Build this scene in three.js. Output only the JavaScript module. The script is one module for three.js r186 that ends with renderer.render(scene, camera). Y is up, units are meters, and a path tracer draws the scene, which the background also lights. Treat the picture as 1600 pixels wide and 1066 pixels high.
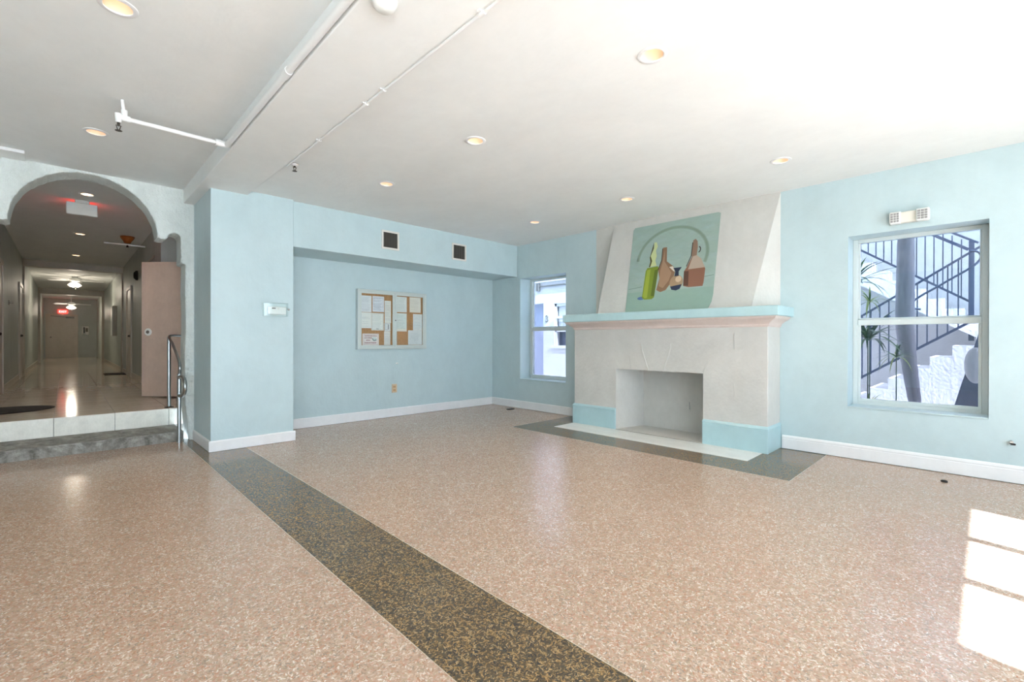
import * as THREE from 'three';
import { RoundedBoxGeometry } from 'three/addons/geometries/RoundedBoxGeometry.js';
import { mergeGeometries, toCreasedNormals } from 'three/addons/utils/BufferGeometryUtils.js';
import { createNoise2D, createNoise3D } from 'simplex-noise';

// ---------------------------------------------------------------- camera, sky, sun, exposure
const scene = new THREE.Scene();
const camera = new THREE.PerspectiveCamera(73.07, 1600 / 1066, 0.05, 300);
camera.position.set(0, 1.2, 0);
camera.rotation.order = 'YXZ';
camera.rotation.set(THREE.MathUtils.degToRad(-0.126), THREE.MathUtils.degToRad(-44.108), THREE.MathUtils.degToRad(0.099));
scene.add(camera);

const renderer = new THREE.WebGLRenderer({ antialias: true });
renderer.toneMapping = THREE.LinearToneMapping;
renderer.toneMappingExposure = 7.8;
renderer.shadowMap.enabled = true;
renderer.shadowMap.type = THREE.PCFSoftShadowMap;

const SUN_TRAVEL = new THREE.Vector3(0.2, -0.858, -1).normalize();   // read from the bright patch on the floor
const sun = new THREE.DirectionalLight(new THREE.Color().setRGB(0.87, 1.0, 1.15), 6.3);
sun.name = 'sun';
sun.position.copy(SUN_TRAVEL).multiplyScalar(-30).add(new THREE.Vector3(3, 0, -2));
sun.target.position.set(3, 0, -2);
sun.castShadow = true;
sun.shadow.mapSize.set(4096, 4096);
Object.assign(sun.shadow.camera, { left: -16, right: 16, top: 16, bottom: -16, near: 1, far: 70 });
scene.add(sun, sun.target);

// bright, hazy white sky, the same all round
scene.background = new THREE.Color().setRGB(0.84, 1.0, 1.17);
scene.backgroundIntensity = 1.0;

// ---------------------------------------------------------------- helpers
let seed = 20240611;
const rnd = () => { seed = (seed + 0x6d2b79f5) | 0; let t = Math.imul(seed ^ (seed >>> 15), 1 | seed); t = (t + Math.imul(t ^ (t >>> 7), 61 | t)) ^ t; return ((t ^ (t >>> 14)) >>> 0) / 4294967296; };
const rr = (a, b) => a + (b - a) * rnd();
const n2 = createNoise2D(rnd), n3 = createNoise3D(rnd);
const V = (x, y, z) => new THREE.Vector3(x, y, z);
const srgb = (r, g, b) => new THREE.Color().setRGB(r / 255, g / 255, b / 255, THREE.SRGBColorSpace);

const taken = {};
function numbered(name) { const k = (taken[name] = (taken[name] ?? -1) + 1); return k ? `${name}_${String(k).padStart(3, '0')}` : name; }

// uv in metres, laid by the way each face points
function metric(geo) {
  const g = geo.index ? geo.toNonIndexed() : geo;
  const p = g.attributes.position, uv = new Float32Array(p.count * 2), a = V(), b = V(), c = V(), n = V();
  for (let i = 0; i < p.count; i += 3) {
    a.fromBufferAttribute(p, i); b.fromBufferAttribute(p, i + 1); c.fromBufferAttribute(p, i + 2);
    n.crossVectors(b.clone().sub(a), c.clone().sub(a));
    const ax = Math.abs(n.x), ay = Math.abs(n.y), az = Math.abs(n.z);
    [a, b, c].forEach((q, k) => {
      const [u, v] = ay >= ax && ay >= az ? [q.x, q.z] : ax >= az ? [q.z, q.y] : [q.x, q.y];
      uv[(i + k) * 2] = u; uv[(i + k) * 2 + 1] = v;
    });
  }
  g.setAttribute('uv', new THREE.BufferAttribute(uv, 2));
  return g;
}
const join = (...gs) => mergeGeometries(gs.flat().map((g) => { const h = g.index ? g.toNonIndexed() : g; for (const k of Object.keys(h.attributes)) if (!['position', 'normal', 'uv'].includes(k)) h.deleteAttribute(k); return h; }));
const box = (x0, x1, y0, y1, z0, z1) => metric(new THREE.BoxGeometry(x1 - x0, y1 - y0, z1 - z0).translate((x0 + x1) / 2, (y0 + y1) / 2, (z0 + z1) / 2));
const rbox = (x0, x1, y0, y1, z0, z1, r = 0.006, s = 2) => metric(new RoundedBoxGeometry(x1 - x0, y1 - y0, z1 - z0, s, Math.min(r, 0.49 * Math.min(x1 - x0, y1 - y0, z1 - z0))).translate((x0 + x1) / 2, (y0 + y1) / 2, (z0 + z1) / 2));
function rod(a, b, r, r2 = r, seg = 12) {
  const d = b.clone().sub(a), g = new THREE.CylinderGeometry(r2, r, d.length(), seg);
  g.applyQuaternion(new THREE.Quaternion().setFromUnitVectors(V(0, 1, 0), d.clone().normalize()));
  return g.translate((a.x + b.x) / 2, (a.y + b.y) / 2, (a.z + b.z) / 2);
}
function bar(a, b, w, h) {            // square bar
  const d = b.clone().sub(a), g = new THREE.BoxGeometry(w, h, d.length());
  const m = new THREE.Matrix4().lookAt(b, a, V(0, 1, 0)); g.applyMatrix4(m);
  return g.translate((a.x + b.x) / 2, (a.y + b.y) / 2, (a.z + b.z) / 2);
}
const tube = (pts, r, seg = 40, closed = false) => new THREE.TubeGeometry(new THREE.CatmullRomCurve3(pts, closed, 'centripetal'), seg, r, 10, closed);
const lathe = (pts, seg = 28) => new THREE.LatheGeometry(pts.map(([r, y]) => new THREE.Vector2(r, y)), seg);
// wall slab in a vertical plane, outline and holes given as [a, y] along the wall; axis 'x': wall runs along x and is thick in z
function slab(outline, holes, axis, from, to, bevel = 0) {
  const s = new THREE.Shape(outline.map(([a, y]) => new THREE.Vector2(a, y)));
  for (const h of holes) s.holes.push(new THREE.Path(h.map(([a, y]) => new THREE.Vector2(a, y))));
  let g = new THREE.ExtrudeGeometry(s, { depth: to - from - 2 * bevel, bevelEnabled: bevel > 0, bevelThickness: bevel, bevelSize: bevel, bevelOffset: -bevel, bevelSegments: 2, curveSegments: 24 });
  g.translate(0, 0, bevel);
  if (axis === 'x') g.translate(0, 0, from);
  else { const m = new THREE.Matrix4().set(0, 0, 1, 0, 0, 1, 0, 0, 1, 0, 0, 0, 0, 0, 0, 1); g.applyMatrix4(m); g = flip(g); g.translate(from, 0, 0); }
  return metric(g);
}
function flip(g) {
  g = g.index ? g.toNonIndexed() : g; const p = g.attributes.position.array, n = g.attributes.normal.array;
  for (const arr of [p, n]) for (let i = 0; i < arr.length; i += 9) for (let k = 0; k < 3; k++) { const t = arr[i + 3 + k]; arr[i + 3 + k] = arr[i + 6 + k]; arr[i + 6 + k] = t; }
  g.computeVertexNormals();
  return g;
}
const rect = (a0, a1, y0, y1) => [[a0, y0], [a1, y0], [a1, y1], [a0, y1]];
// horizontal plate with round holes
function plate(x0, x1, z0, z1, y0, y1, holes = []) {
  const s = new THREE.Shape([[x0, -z1], [x1, -z1], [x1, -z0], [x0, -z0]].map(([a, b]) => new THREE.Vector2(a, b)));
  for (const [x, z, r] of holes) s.holes.push(new THREE.Path().absarc(x, -z, r, 0, Math.PI * 2, true));
  return metric(new THREE.ExtrudeGeometry(s, { depth: y1 - y0, bevelEnabled: false, curveSegments: 20 }).rotateX(-Math.PI / 2).translate(0, y0, 0));
}
// solid between a bottom polygon and a top polygon (lists of points, same order, seen from above counter-clockwise or not)
function frustum(bottom, top) {
  const n = bottom.length, pos = [], tri = (a, b, c) => pos.push(...a, ...b, ...c);
  for (let i = 0; i < n; i++) { const j = (i + 1) % n; tri(bottom[i], bottom[j], top[j]); tri(bottom[i], top[j], top[i]); }
  for (let i = 1; i < n - 1; i++) { tri(bottom[0], bottom[i + 1], bottom[i]); tri(top[0], top[i], top[i + 1]); }
  const g = new THREE.BufferGeometry(); g.setAttribute('position', new THREE.Float32BufferAttribute(pos, 3)); g.computeVertexNormals();
  return metric(g);
}
function raw(name, geo, mat, parent) {
  const m = new THREE.Mesh(geo, mat); m.name = name; m.castShadow = m.receiveShadow = true; parent.add(m); return m;
}
// a thing made of parts; parts are given in world coordinates and hung under a Group at the base
function thing(name, label, category, base, group) {
  const o = new THREE.Group(); o.name = numbered(name); o.position.copy(base); scene.add(o);
  o.userData = { label, category }; if (group) o.userData.group = group;
  o.part = (n, geo, mat, lab) => { const m = raw(n, geo.translate(-base.x, -base.y, -base.z), mat, o); if (lab) m.userData.label = lab; m.base = base; return m; };
  return o;
}
const sub = (part, name, geo, mat, lab) => { const b = part.base; const m = raw(name, geo.translate(-b.x, -b.y, -b.z), mat, part); if (lab) m.userData.label = lab; return m; };
function single(name, label, category, geo, mat, group) {
  geo.computeBoundingBox(); const c = geo.boundingBox.getCenter(V()); c.y = geo.boundingBox.min.y;
  const m = raw(numbered(name), geo.translate(-c.x, -c.y, -c.z), mat, scene); m.position.copy(c);
  m.userData = { label, category }; if (group) m.userData.group = group; return m;
}
function struct(name, label, geo, mat, category = 'wall') {
  const m = raw(numbered(name), geo, mat, scene); m.userData = { kind: 'structure', label, category }; return m;
}
function structGroup(name, label, category) {
  const o = new THREE.Group(); o.name = numbered(name); scene.add(o); o.userData = { kind: 'structure', label, category };
  o.part = (n, geo, mat, lab) => { const m = raw(n, geo, mat, o); if (lab) m.userData.label = lab; m.base = V(); return m; };
  return o;
}
function copyOf(o, pos, label, turn) {
  const c = o.clone(); c.name = numbered(o.name.replace(/_\d{3}$/, '')); c.position.copy(pos); if (turn !== undefined) c.rotation.y = turn;
  c.userData = { ...o.userData, label }; scene.add(c); return c;
}

// ---------------------------------------------------------------- textures
function dataTex(size, fn, srgbSpace, metres) {
  const d = new Uint8Array(size * size * 4);
  for (let y = 0; y < size; y++) for (let x = 0; x < size; x++) { const c = fn(x / size, y / size), i = (y * size + x) * 4; d[i] = c[0]; d[i + 1] = c[1]; d[i + 2] = c[2]; d[i + 3] = 255; }
  const t = new THREE.DataTexture(d, size, size); t.wrapS = t.wrapT = THREE.RepeatWrapping; t.magFilter = THREE.LinearFilter; t.minFilter = THREE.LinearMipmapLinearFilter; t.generateMipmaps = true;
  if (srgbSpace) t.colorSpace = THREE.SRGBColorSpace; t.repeat.set(1 / metres, 1 / metres); t.needsUpdate = true; return t;
}
// tiling noise: a torus in 3-D noise space summed from two circles
const tile = (u, v, f) => { const a = u * 2 * Math.PI, b = v * 2 * Math.PI; return 0.5 * (n3(Math.cos(a) * f + 7, Math.sin(a) * f, Math.cos(b) * f) + n3(Math.sin(b) * f + 31, Math.cos(a) * f, Math.sin(a) * f + Math.sin(b) * f)); };
const clamp = (x) => Math.max(0, Math.min(255, x));
function mottled(r, g, b, amp, metres, f = [0.8, 3, 9]) {
  return dataTex(192, (u, v) => { const k = amp * (tile(u, v, f[0]) + 0.6 * tile(u, v, f[1]) + 0.35 * tile(u, v, f[2])); return [clamp(r + k), clamp(g + k), clamp(b + k)]; }, true, metres);
}
const bumpTex = (size, metres, f, sharp = 1) => dataTex(size, (u, v) => { const k = f.reduce((s, q, i) => s + tile(u, v, q) / (1 + i * 0.5), 0); const h = clamp(128 + 90 * Math.sign(k) * Math.abs(k) ** sharp); return [h, h, h]; }, false, metres);
function canvasTex(w, h, draw, metresX, metresY = metresX) {
  const c = document.createElement('canvas'); c.width = w; c.height = h; draw(c.getContext('2d'), w, h);
  const t = new THREE.CanvasTexture(c); t.colorSpace = THREE.SRGBColorSpace; t.wrapS = t.wrapT = THREE.RepeatWrapping;
  if (metresX) t.repeat.set(1 / metresX, 1 / metresY); return t;
}
function terrazzo(base, chips, count, lmin, lmax, wmin, wmax) {
  return canvasTex(1024, 1024, (g, W) => {
    g.fillStyle = base; g.fillRect(0, 0, W, W); g.lineCap = 'round';
    for (let i = 0; i < count; i++) {
      const x = rnd() * W, y = rnd() * W, a = rnd() * Math.PI * 2, l = rr(lmin, lmax), bend = rr(-0.9, 0.9);
      g.strokeStyle = chips[Math.floor(rnd() * chips.length)]; g.lineWidth = rr(wmin, wmax);
      for (const ox of [0, W, -W]) for (const oy of [0, W, -W]) {
        const X = x + ox, Y = y + oy; if (X < -20 || X > W + 20 || Y < -20 || Y > W + 20) continue;
        g.beginPath(); g.moveTo(X, Y);
        g.quadraticCurveTo(X + Math.cos(a + bend) * l * 0.5, Y + Math.sin(a + bend) * l * 0.5, X + Math.cos(a) * l, Y + Math.sin(a) * l); g.stroke();
      }
    }
    // uneven scatter of the aggregate: loose patches with more of one chip colour
    for (let i = 0; i < 70; i++) {
      const x = rr(60, W - 60), y = rr(60, W - 60), R = rr(20, 60), c = chips[Math.floor(rnd() * chips.length)];
      for (let k = 0; k < 12; k++) { const a = rnd() * 7, q = R * Math.sqrt(rnd()), X = x + q * Math.cos(a), Y = y + q * Math.sin(a), b = rnd() * 7, l = rr(lmin, lmax); g.strokeStyle = c; g.lineWidth = rr(wmin, wmax) * 0.8; g.beginPath(); g.moveTo(X, Y); g.lineTo(X + Math.cos(b) * l, Y + Math.sin(b) * l); g.stroke(); }
    }
  }, 1.15);
}
const rgbs = (list) => list.map((c) => `rgb(${c.join(',')})`);
const pinkMap = terrazzo('rgb(179,153,133)', rgbs([[200, 177, 157], [212, 194, 178], [164, 133, 109], [182, 140, 116], [191, 169, 152], [154, 134, 116], [219, 209, 196], [172, 127, 101], [193, 164, 141], [144, 132, 120], [179, 153, 132], [201, 178, 157], [169, 153, 126], [186, 142, 124]]), 26000, 4, 12, 2, 5);
const darkMap = terrazzo('rgb(85,73,55)', rgbs([[149, 120, 80], [173, 139, 93], [55, 53, 51], [47, 48, 49], [131, 104, 68], [165, 141, 106], [92, 82, 66], [115, 95, 68], [69, 69, 64], [185, 151, 106], [156, 122, 77]]), 24000, 5, 14, 2, 4);

// ---------------------------------------------------------------- materials
const std = (o) => new THREE.MeshStandardMaterial(o);
const phys = (o) => new THREE.MeshPhysicalMaterial(o);
const wallBump = bumpTex(192, 1.3, [4, 10]);
const roughBump = bumpTex(256, 0.9, [5, 12, 22], 0.8);
const M = {
  blue: std({ map: mottled(191, 210, 213, 4, 2.7), roughness: 0.42, bumpMap: wallBump, bumpScale: 0.0012 }),
  ceil: std({ map: mottled(238, 240, 238, 3, 3.1), roughness: 0.75, bumpMap: wallBump, bumpScale: 0.0012 }),
  white: std({ map: mottled(207, 205, 199, 5, 2.3), roughness: 0.5, bumpMap: wallBump, bumpScale: 0.003 }),
  plaster: std({ map: mottled(222, 228, 224, 9, 1.7), roughness: 0.6, bumpMap: roughBump, bumpScale: 0.009 }),
  trim: std({ map: mottled(236, 236, 236, 4, 1.9), roughness: 0.38 }),
  pink: phys({ map: pinkMap, roughness: 0.2, specularIntensity: 0.75 }),
  dark: std({ map: darkMap, roughness: 0.14 }),
  divider: std({ color: srgb(196, 180, 158), roughness: 0.35, metalness: 0.3 }),
  hearth: std({ map: mottled(226, 228, 224, 6, 0.9), roughness: 0.35 }),
  plinth: std({ map: mottled(178, 208, 212, 4, 1.7), roughness: 0.32 }),
  pinkPaint: std({ map: mottled(220, 204, 196, 5, 1.2), roughness: 0.45 }),
  tile: std({ map: mottled(214, 198, 180, 7, 0.8), roughness: 0.1 }),
  tileB: std({ map: mottled(206, 189, 171, 8, 0.7), roughness: 0.12 }),
  riser: std({ map: mottled(242, 238, 226, 9, 0.7, [1, 5, 14]), roughness: 0.3 }),
  concrete: std({ map: mottled(138, 134, 126, 34, 0.9, [1.2, 4, 14]), roughness: 0.55, bumpMap: roughBump, bumpScale: 0.006 }),
  hall: std({ map: mottled(182, 189, 183, 5, 2.1), roughness: 0.5 }),
  hallTrim: std({ map: mottled(196, 188, 174, 5, 1.4), roughness: 0.4 }),
  door: std({ map: mottled(212, 188, 172, 6, 1.1), roughness: 0.45 }),
  steel: std({ color: srgb(176, 180, 180), roughness: 0.28, metalness: 1 }),
  chrome: std({ color: srgb(220, 220, 220), roughness: 0.15, metalness: 1 }),
  pipe: std({ color: srgb(236, 236, 234), roughness: 0.35 }),
  brass: std({ color: srgb(96, 92, 84), roughness: 0.4, metalness: 0.8 }),
  black: std({ color: srgb(34, 32, 31), roughness: 0.8 }),
  mat: std({ map: mottled(44, 38, 34, 8, 0.4), roughness: 0.95 }),
  grille: std({ color: srgb(112, 108, 100), roughness: 0.6 }),
  duct: std({ color: srgb(52, 50, 47), roughness: 0.9 }),
  ventFrame: std({ color: srgb(226, 222, 214), roughness: 0.5 }),
  alu: std({ color: srgb(206, 214, 210), roughness: 0.42, metalness: 0.35 }),
  winFrame: std({ color: srgb(206, 214, 212), roughness: 0.4 }),
  cork: std({ map: mottled(182, 132, 82, 16, 0.25, [2, 8, 20]), roughness: 0.9 }),
  socket: std({ color: srgb(206, 168, 126), roughness: 0.45 }),
  ivory: std({ color: srgb(214, 190, 158), roughness: 0.45 }),
  beige: std({ color: srgb(224, 220, 208), roughness: 0.45 }),
  guardPlate: std({ color: srgb(206, 222, 222), roughness: 0.4 }),
  lens: std({ color: srgb(158, 156, 156), roughness: 0.3 }),
  plastic: std({ color: srgb(238, 240, 236), roughness: 0.4 }),
  baffle: std({ color: srgb(232, 208, 186), roughness: 0.5 }),
  lampOn: std({ color: 0xffffff, emissive: srgb(255, 232, 200), emissiveIntensity: 0.45 }),
  lampFan: std({ color: 0xffffff, emissive: srgb(255, 236, 210), emissiveIntensity: 0.3 }),
  lampHall: std({ color: 0xffffff, emissive: srgb(255, 232, 200), emissiveIntensity: 1.2 }),
  glass: phys({ color: 0xffffff, transmission: 1, thickness: 0, roughness: 0.0, ior: 1.5 }),
  glassTint: phys({ color: srgb(188, 193, 202), transmission: 1, thickness: 0, roughness: 0.0, ior: 1.5 }),  // grey tint added to dim the bright courtyard view
  glassScreen: phys({ color: srgb(192, 192, 200), transmission: 1, thickness: 0, roughness: 0.0, ior: 1.5 }),
  clear: phys({ color: srgb(250, 252, 252), transmission: 1, thickness: 0, roughness: 0.05, ior: 1.45 }),
  red: std({ color: srgb(190, 30, 30), emissive: srgb(255, 60, 50), emissiveIntensity: 0.35 }),
  orange: std({ color: srgb(170, 96, 34), roughness: 0.5 }),
  iron: std({ color: srgb(50, 62, 84), roughness: 0.5 }),
  stucco: std({ map: mottled(224, 222, 220, 6, 2.1), roughness: 0.85, bumpMap: wallBump, bumpScale: 0.004 }),
  lilac: std({ map: mottled(176, 180, 200, 6, 2.1), roughness: 0.85, bumpMap: wallBump, bumpScale: 0.004 }),
  paving: std({ map: mottled(198, 194, 188, 10, 1.6), roughness: 0.85 }),
  shadow_grey: std({ map: mottled(112, 118, 134, 6, 1.2), roughness: 0.8 }),  // shadow tone as a surface colour, reused behind the wing window
  shell: std({ map: mottled(214, 206, 204, 8, 0.5), roughness: 0.6 }),
  bark: std({ map: mottled(158, 154, 160, 14, 0.5, [1, 5, 16]), roughness: 0.9 }),
  leaf: phys({ color: srgb(84, 128, 72), roughness: 0.55, transmission: 0.25, thickness: 0, side: THREE.DoubleSide }),
  leafDark: phys({ color: srgb(48, 92, 66), roughness: 0.5, transmission: 0.2, thickness: 0, side: THREE.DoubleSide }),
  leafPale: phys({ color: srgb(176, 190, 104), roughness: 0.55, transmission: 0.3, thickness: 0, side: THREE.DoubleSide }),
};

// ---------------------------------------------------------------- main dimensions
const XR = 5.74, XL = -3.6, ZF = 2.6, ZB = -6.45, ZA = -6.62, ZA2 = -6.94;
const YC = 2.86, YBEAM = 2.81, YL = 2.97, YH = 0.327, YHC = 3.12, ZEND = -30.5;
const BX0 = 1.0, BX1 = 1.46;

// ---------------------------------------------------------------- floor
{
  const fl = structGroup('floor', 'pink terrazzo floor with dark terrazzo bands', 'floor');
  const T = -0.12, f = (n, x0, x1, z0, z1, m) => fl.part(n, box(x0, x1, T, 0, z0, z1), m);
  const s0 = 0.985, s1 = 1.44, d = 0.004;
  f('terrazzo_field', XL, s0 - d, ZA - 0.1, ZF, M.pink);
  f('terrazzo_field', s1 + d, 4.43 - d, ZB, ZF, M.pink);
  f('terrazzo_field', 4.43 - d, XR, ZB, -4.57 - d, M.pink);
  f('terrazzo_field', 4.43 - d, XR, -1.17 + d, ZF, M.pink);
  f('dark_terrazzo_band', s0, s1, ZA - 0.1, ZF, M.dark);
  f('dark_terrazzo_band', 4.43, XR, -4.57, -1.17, M.dark);
  for (const [x0, x1, z0, z1] of [[s0 - d, s0, ZA - 0.1, ZF], [s1, s1 + d, ZB, ZF], [4.43 - d, 4.43, -4.57, -1.17], [4.43 - d, XR, -4.57 - d, -4.57], [4.43 - d, XR, -1.17, -1.17 + d]])
    fl.part('divider_strip', box(x0, x1, T, 0.0003, z0, z1), M.divider);
}

// ---------------------------------------------------------------- walls
const WIN1 = [-0.99, 0.012, 0.52, 2.26], WIN2 = [-5.715, -4.687, 0.51, 2.28];
struct('wall_right', 'pale blue wall with the fireplace and two sash windows',
  slab(rect(ZB - 0.15, ZF + 0.3, -0.12, 3.3), [rect(...WIN1), rect(...WIN2), rect(-3.5, -2.28, 0.0, 0.83)], 'z', XR, XR + 0.35), M.blue);
struct('wall_back', 'pale blue recessed wall behind the notice board', box(1.94, XR, -0.12, 3.3, ZB - 0.15, ZB), M.blue);
struct('wall_back', 'pale blue dropped soffit with two air grilles', rbox(1.945, XR - 0.0005, 2.315, 3.0, ZB + 0.001, -5.79, 0.006), M.blue);
struct('wall_pillar', 'pale blue square pillar beside the arch', rbox(1.105, 1.945, -0.05, 3.1, ZA2, -5.74, 0.006), M.blue);
// arch wall: an arch with a small lobe either side
{
  const cx = 0.175, R = 0.58, ys = 2.37, pts = [];
  const right = [];                       // from the crown to the right jamb foot
  for (let i = 0; i <= 22; i++) { const a = Math.PI / 2 - (i / 22) * Math.PI / 2; right.push([R * Math.cos(a), ys + R * Math.sin(a)]); }
  right.push([R + 0.03, ys - 0.012], [R + 0.075, ys - 0.01]);
  for (let i = 0; i <= 8; i++) { const a = Math.PI - (i / 8) * Math.PI; right.push([R + 0.158 + 0.062 * Math.cos(a), ys + 0.01 + 0.065 * Math.sin(a)]); }
  right.push([R + 0.222, 2.2], [R + 0.22, 2.11], [R + 0.228, 2.095], [R + 0.262, 2.09], [R + 0.266, 2.06]);
  for (let i = 1; i <= 14; i++) right.push([R + 0.266 + 0.006 * n2(i * 0.7, 3) + (i > 11 ? (i - 11) * 0.012 : 0), 2.06 - (i / 14) * 2.06]);
  const wob = (p, k) => [p[0] + 0.004 * n2(k * 0.9, 1.5), p[1] + 0.004 * n2(k * 0.9, 9.5)];
  const R1 = right.map(wob), L1 = right.map((p, k) => wob([-p[0], p[1]], k + 77));
  pts.push([XL, -0.05], ...L1.slice().reverse().map(([x, y]) => [Math.max(XL, cx + x), y]), ...R1.slice(1).map(([x, y]) => [cx + x, y]), [1.12, -0.05], [1.12, 3.1], [XL, 3.1]);
  pts[1 + L1.length - 1][1] = R1[0][1];
  const jambL = pts[1][0];
  pts[1] = [jambL, -0.05]; 
  struct('wall_arch', 'white rough plastered wall with a scalloped arch', slab(pts, [], 'x', ZA2, ZA, 0.018), M.plaster);
}
struct('wall_left', 'pale blue wall on the far side of the lobby', box(XL - 0.3, XL, -0.12, 3.3, ZA2, ZF + 0.3), M.blue);
const DOORS = [1.96, 4.13, 0.06, 2.385], STORE = [-3.3, 1.1, 0.12, 2.385];
struct('wall_front', 'pale blue entrance wall with glazed doors', slab(rect(XL - 0.3, XR + 0.35, -0.12, 3.3), [rect(...DOORS), rect(...STORE)], 'x', ZF, ZF + 0.12), M.blue);

// ---------------------------------------------------------------- ceilings and beam
const MAINLIGHTS = [[2.45, -1.36], [2.45, -2.97], [2.45, -4.45], [4.735, -1.33], [4.735, -2.95], [4.735, -4.43]];
const LEFTLIGHTS = [[0.2, -3.22], [0.187, -5.3]];
const HALLLIGHTS = [[0.205, -8.3], [0.19, -11.5], [0.17, -14.5]];
struct('ceiling', 'white main ceiling over the fireplace room', plate(BX1 - 0.02, XR, ZB, ZF, YC, YC + 0.08, MAINLIGHTS.map(([x, z]) => [x, z, 0.066])), M.ceil, 'ceiling');
struct('ceiling', 'white higher ceiling in front of the arch', plate(XL, BX0 + 0.02, ZA, ZF, YL, YL + 0.08, LEFTLIGHTS.map(([x, z]) => [x, z, 0.066])), M.ceil, 'ceiling');
struct('ceiling_beam', 'white shallow ceiling beam running to the pillar', rbox(BX0, BX1, YBEAM, 3.1, ZA, ZF, 0.008), M.ceil, 'beam');
struct('roof', 'flat roof slab above the lobby', box(XL - 0.3, XR + 0.35, 3.3, 3.5, ZA2, ZF + 0.3), M.stucco, 'roof');

// ---------------------------------------------------------------- baseboards
function board(name, label, pts, h, mat, ogee) {   // pts: polyline of [x,z] along the wall foot with the room on the left hand
  const gs = [];
  for (let i = 0; i < pts.length - 1; i++) {
    const [x0, z0] = pts[i], [x1, z1] = pts[i + 1], L = Math.hypot(x1 - x0, z1 - z0), t = 0.018;
    const prof = ogee ? [[0, 0.006], [t, 0.006], [t, h - 0.04], [t - 0.003, h - 0.034], [t - 0.003, h - 0.028], [t, h - 0.024], [t * 0.7, h - 0.008], [t * 0.35, h], [0, h]] : [[0, 0.004], [t, 0.004], [t, h - 0.012], [t * 0.6, h], [0, h]];
    const s = new THREE.Shape(prof.map(([a, b]) => new THREE.Vector2(a, b)));
    const e = 0.017;
    const g = new THREE.ExtrudeGeometry(s, { depth: L + (i < pts.length - 2 ? e : 0) + (i > 0 ? e : 0), bevelEnabled: false }).translate(0, 0, i > 0 ? -e : 0);
    const dx = (x1 - x0) / L, dz = (z1 - z0) / L;      // local z -> along, local x -> out (left of travel)
    g.applyMatrix4(new THREE.Matrix4().set(dz, 0, dx, x0, 0, 1, 0, 0, -dx, 0, dz, z0, 0, 0, 0, 1));
    gs.push(metric(g));
  }
  return struct(name, label, join(gs), mat, 'baseboard');
}
board('baseboard_back', 'white baseboard under the notice board', [[XR, ZB], [1.945, ZB]], 0.135, M.trim);
board('baseboard_pillar', 'white baseboard round the pillar foot', [[1.945, ZB + 0.02], [1.945, -5.74], [1.105, -5.74], [1.105, -6.6]], 0.118, M.trim);
board('baseboard_right', 'white moulded baseboard under the large window', [[XR, -1.585], [XR, ZF]].reverse(), 0.15, M.trim, true);
board('baseboard_right', 'white baseboard under the small corner window', [[XR, ZB + 0.02], [XR, -4.2]].reverse(), 0.135, M.trim);

// ---------------------------------------------------------------- windows
function sashWindow(name, label, z0, z1, y0, y1) {
  const w = structGroup(name, label, 'window'), xa = XR + 0.25, xb = XR + 0.33, b = 0.045, mid = 1.405;
  w.part('window_frame', join(rbox(xa, xb, y0, y1, z0, z0 + b, 0.005), rbox(xa, xb, y0, y1, z1 - b, z1, 0.005), rbox(xa, xb, y1 - b * 0.8, y1, z0 + b, z1 - b, 0.005), rbox(xa, xb, y0, y0 + b, z0 + b, z1 - b, 0.005)), M.winFrame);
  const up = w.part('upper_sash', join(rbox(xa + 0.03, xb - 0.02, mid - 0.005, mid + 0.03, z0 + b, z1 - b, 0.004), rbox(xa + 0.03, xb - 0.02, mid, y1 - b * 0.8, z0 + b, z0 + b + 0.014, 0.004), rbox(xa + 0.03, xb - 0.02, mid, y1 - b * 0.8, z1 - b - 0.014, z1 - b, 0.004)), M.winFrame);
  sub(up, 'pane', box(xa + 0.045, xa + 0.049, mid + 0.03, y1 - b * 0.8, z0 + b, z1 - b), M.glassTint);
  const lo = w.part('lower_sash', join(rbox(xa - 0.012, xa + 0.03, mid - 0.045, mid + 0.012, z0 + b, z1 - b, 0.005), rbox(xa, xa + 0.03, y0 + b, mid - 0.045, z0 + b, z0 + b + 0.022, 0.004), rbox(xa, xa + 0.03, y0 + b, mid - 0.045, z1 - b - 0.022, z1 - b, 0.004), rbox(xa, xa + 0.03, y0 + b, y0 + b + 0.03, z0 + b + 0.02, z1 - b - 0.02, 0.004)), M.winFrame);
  sub(lo, 'pane', box(xa + 0.013, xa + 0.017, y0 + b + 0.03, mid - 0.045, z0 + b + 0.022, z1 - b - 0.022), M.glassScreen);
  w.part('window_sill', rbox(XR - 0.012, xa, y0 - 0.002, y0 + 0.012, z0 + 0.001, z1 - 0.001, 0.004), M.blue);
}
sashWindow('window_1', 'large sash window looking onto the courtyard stairs', ...WIN1);
sashWindow('window_2', 'sash window half hidden by the mantel, in the corner', ...WIN2);
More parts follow.
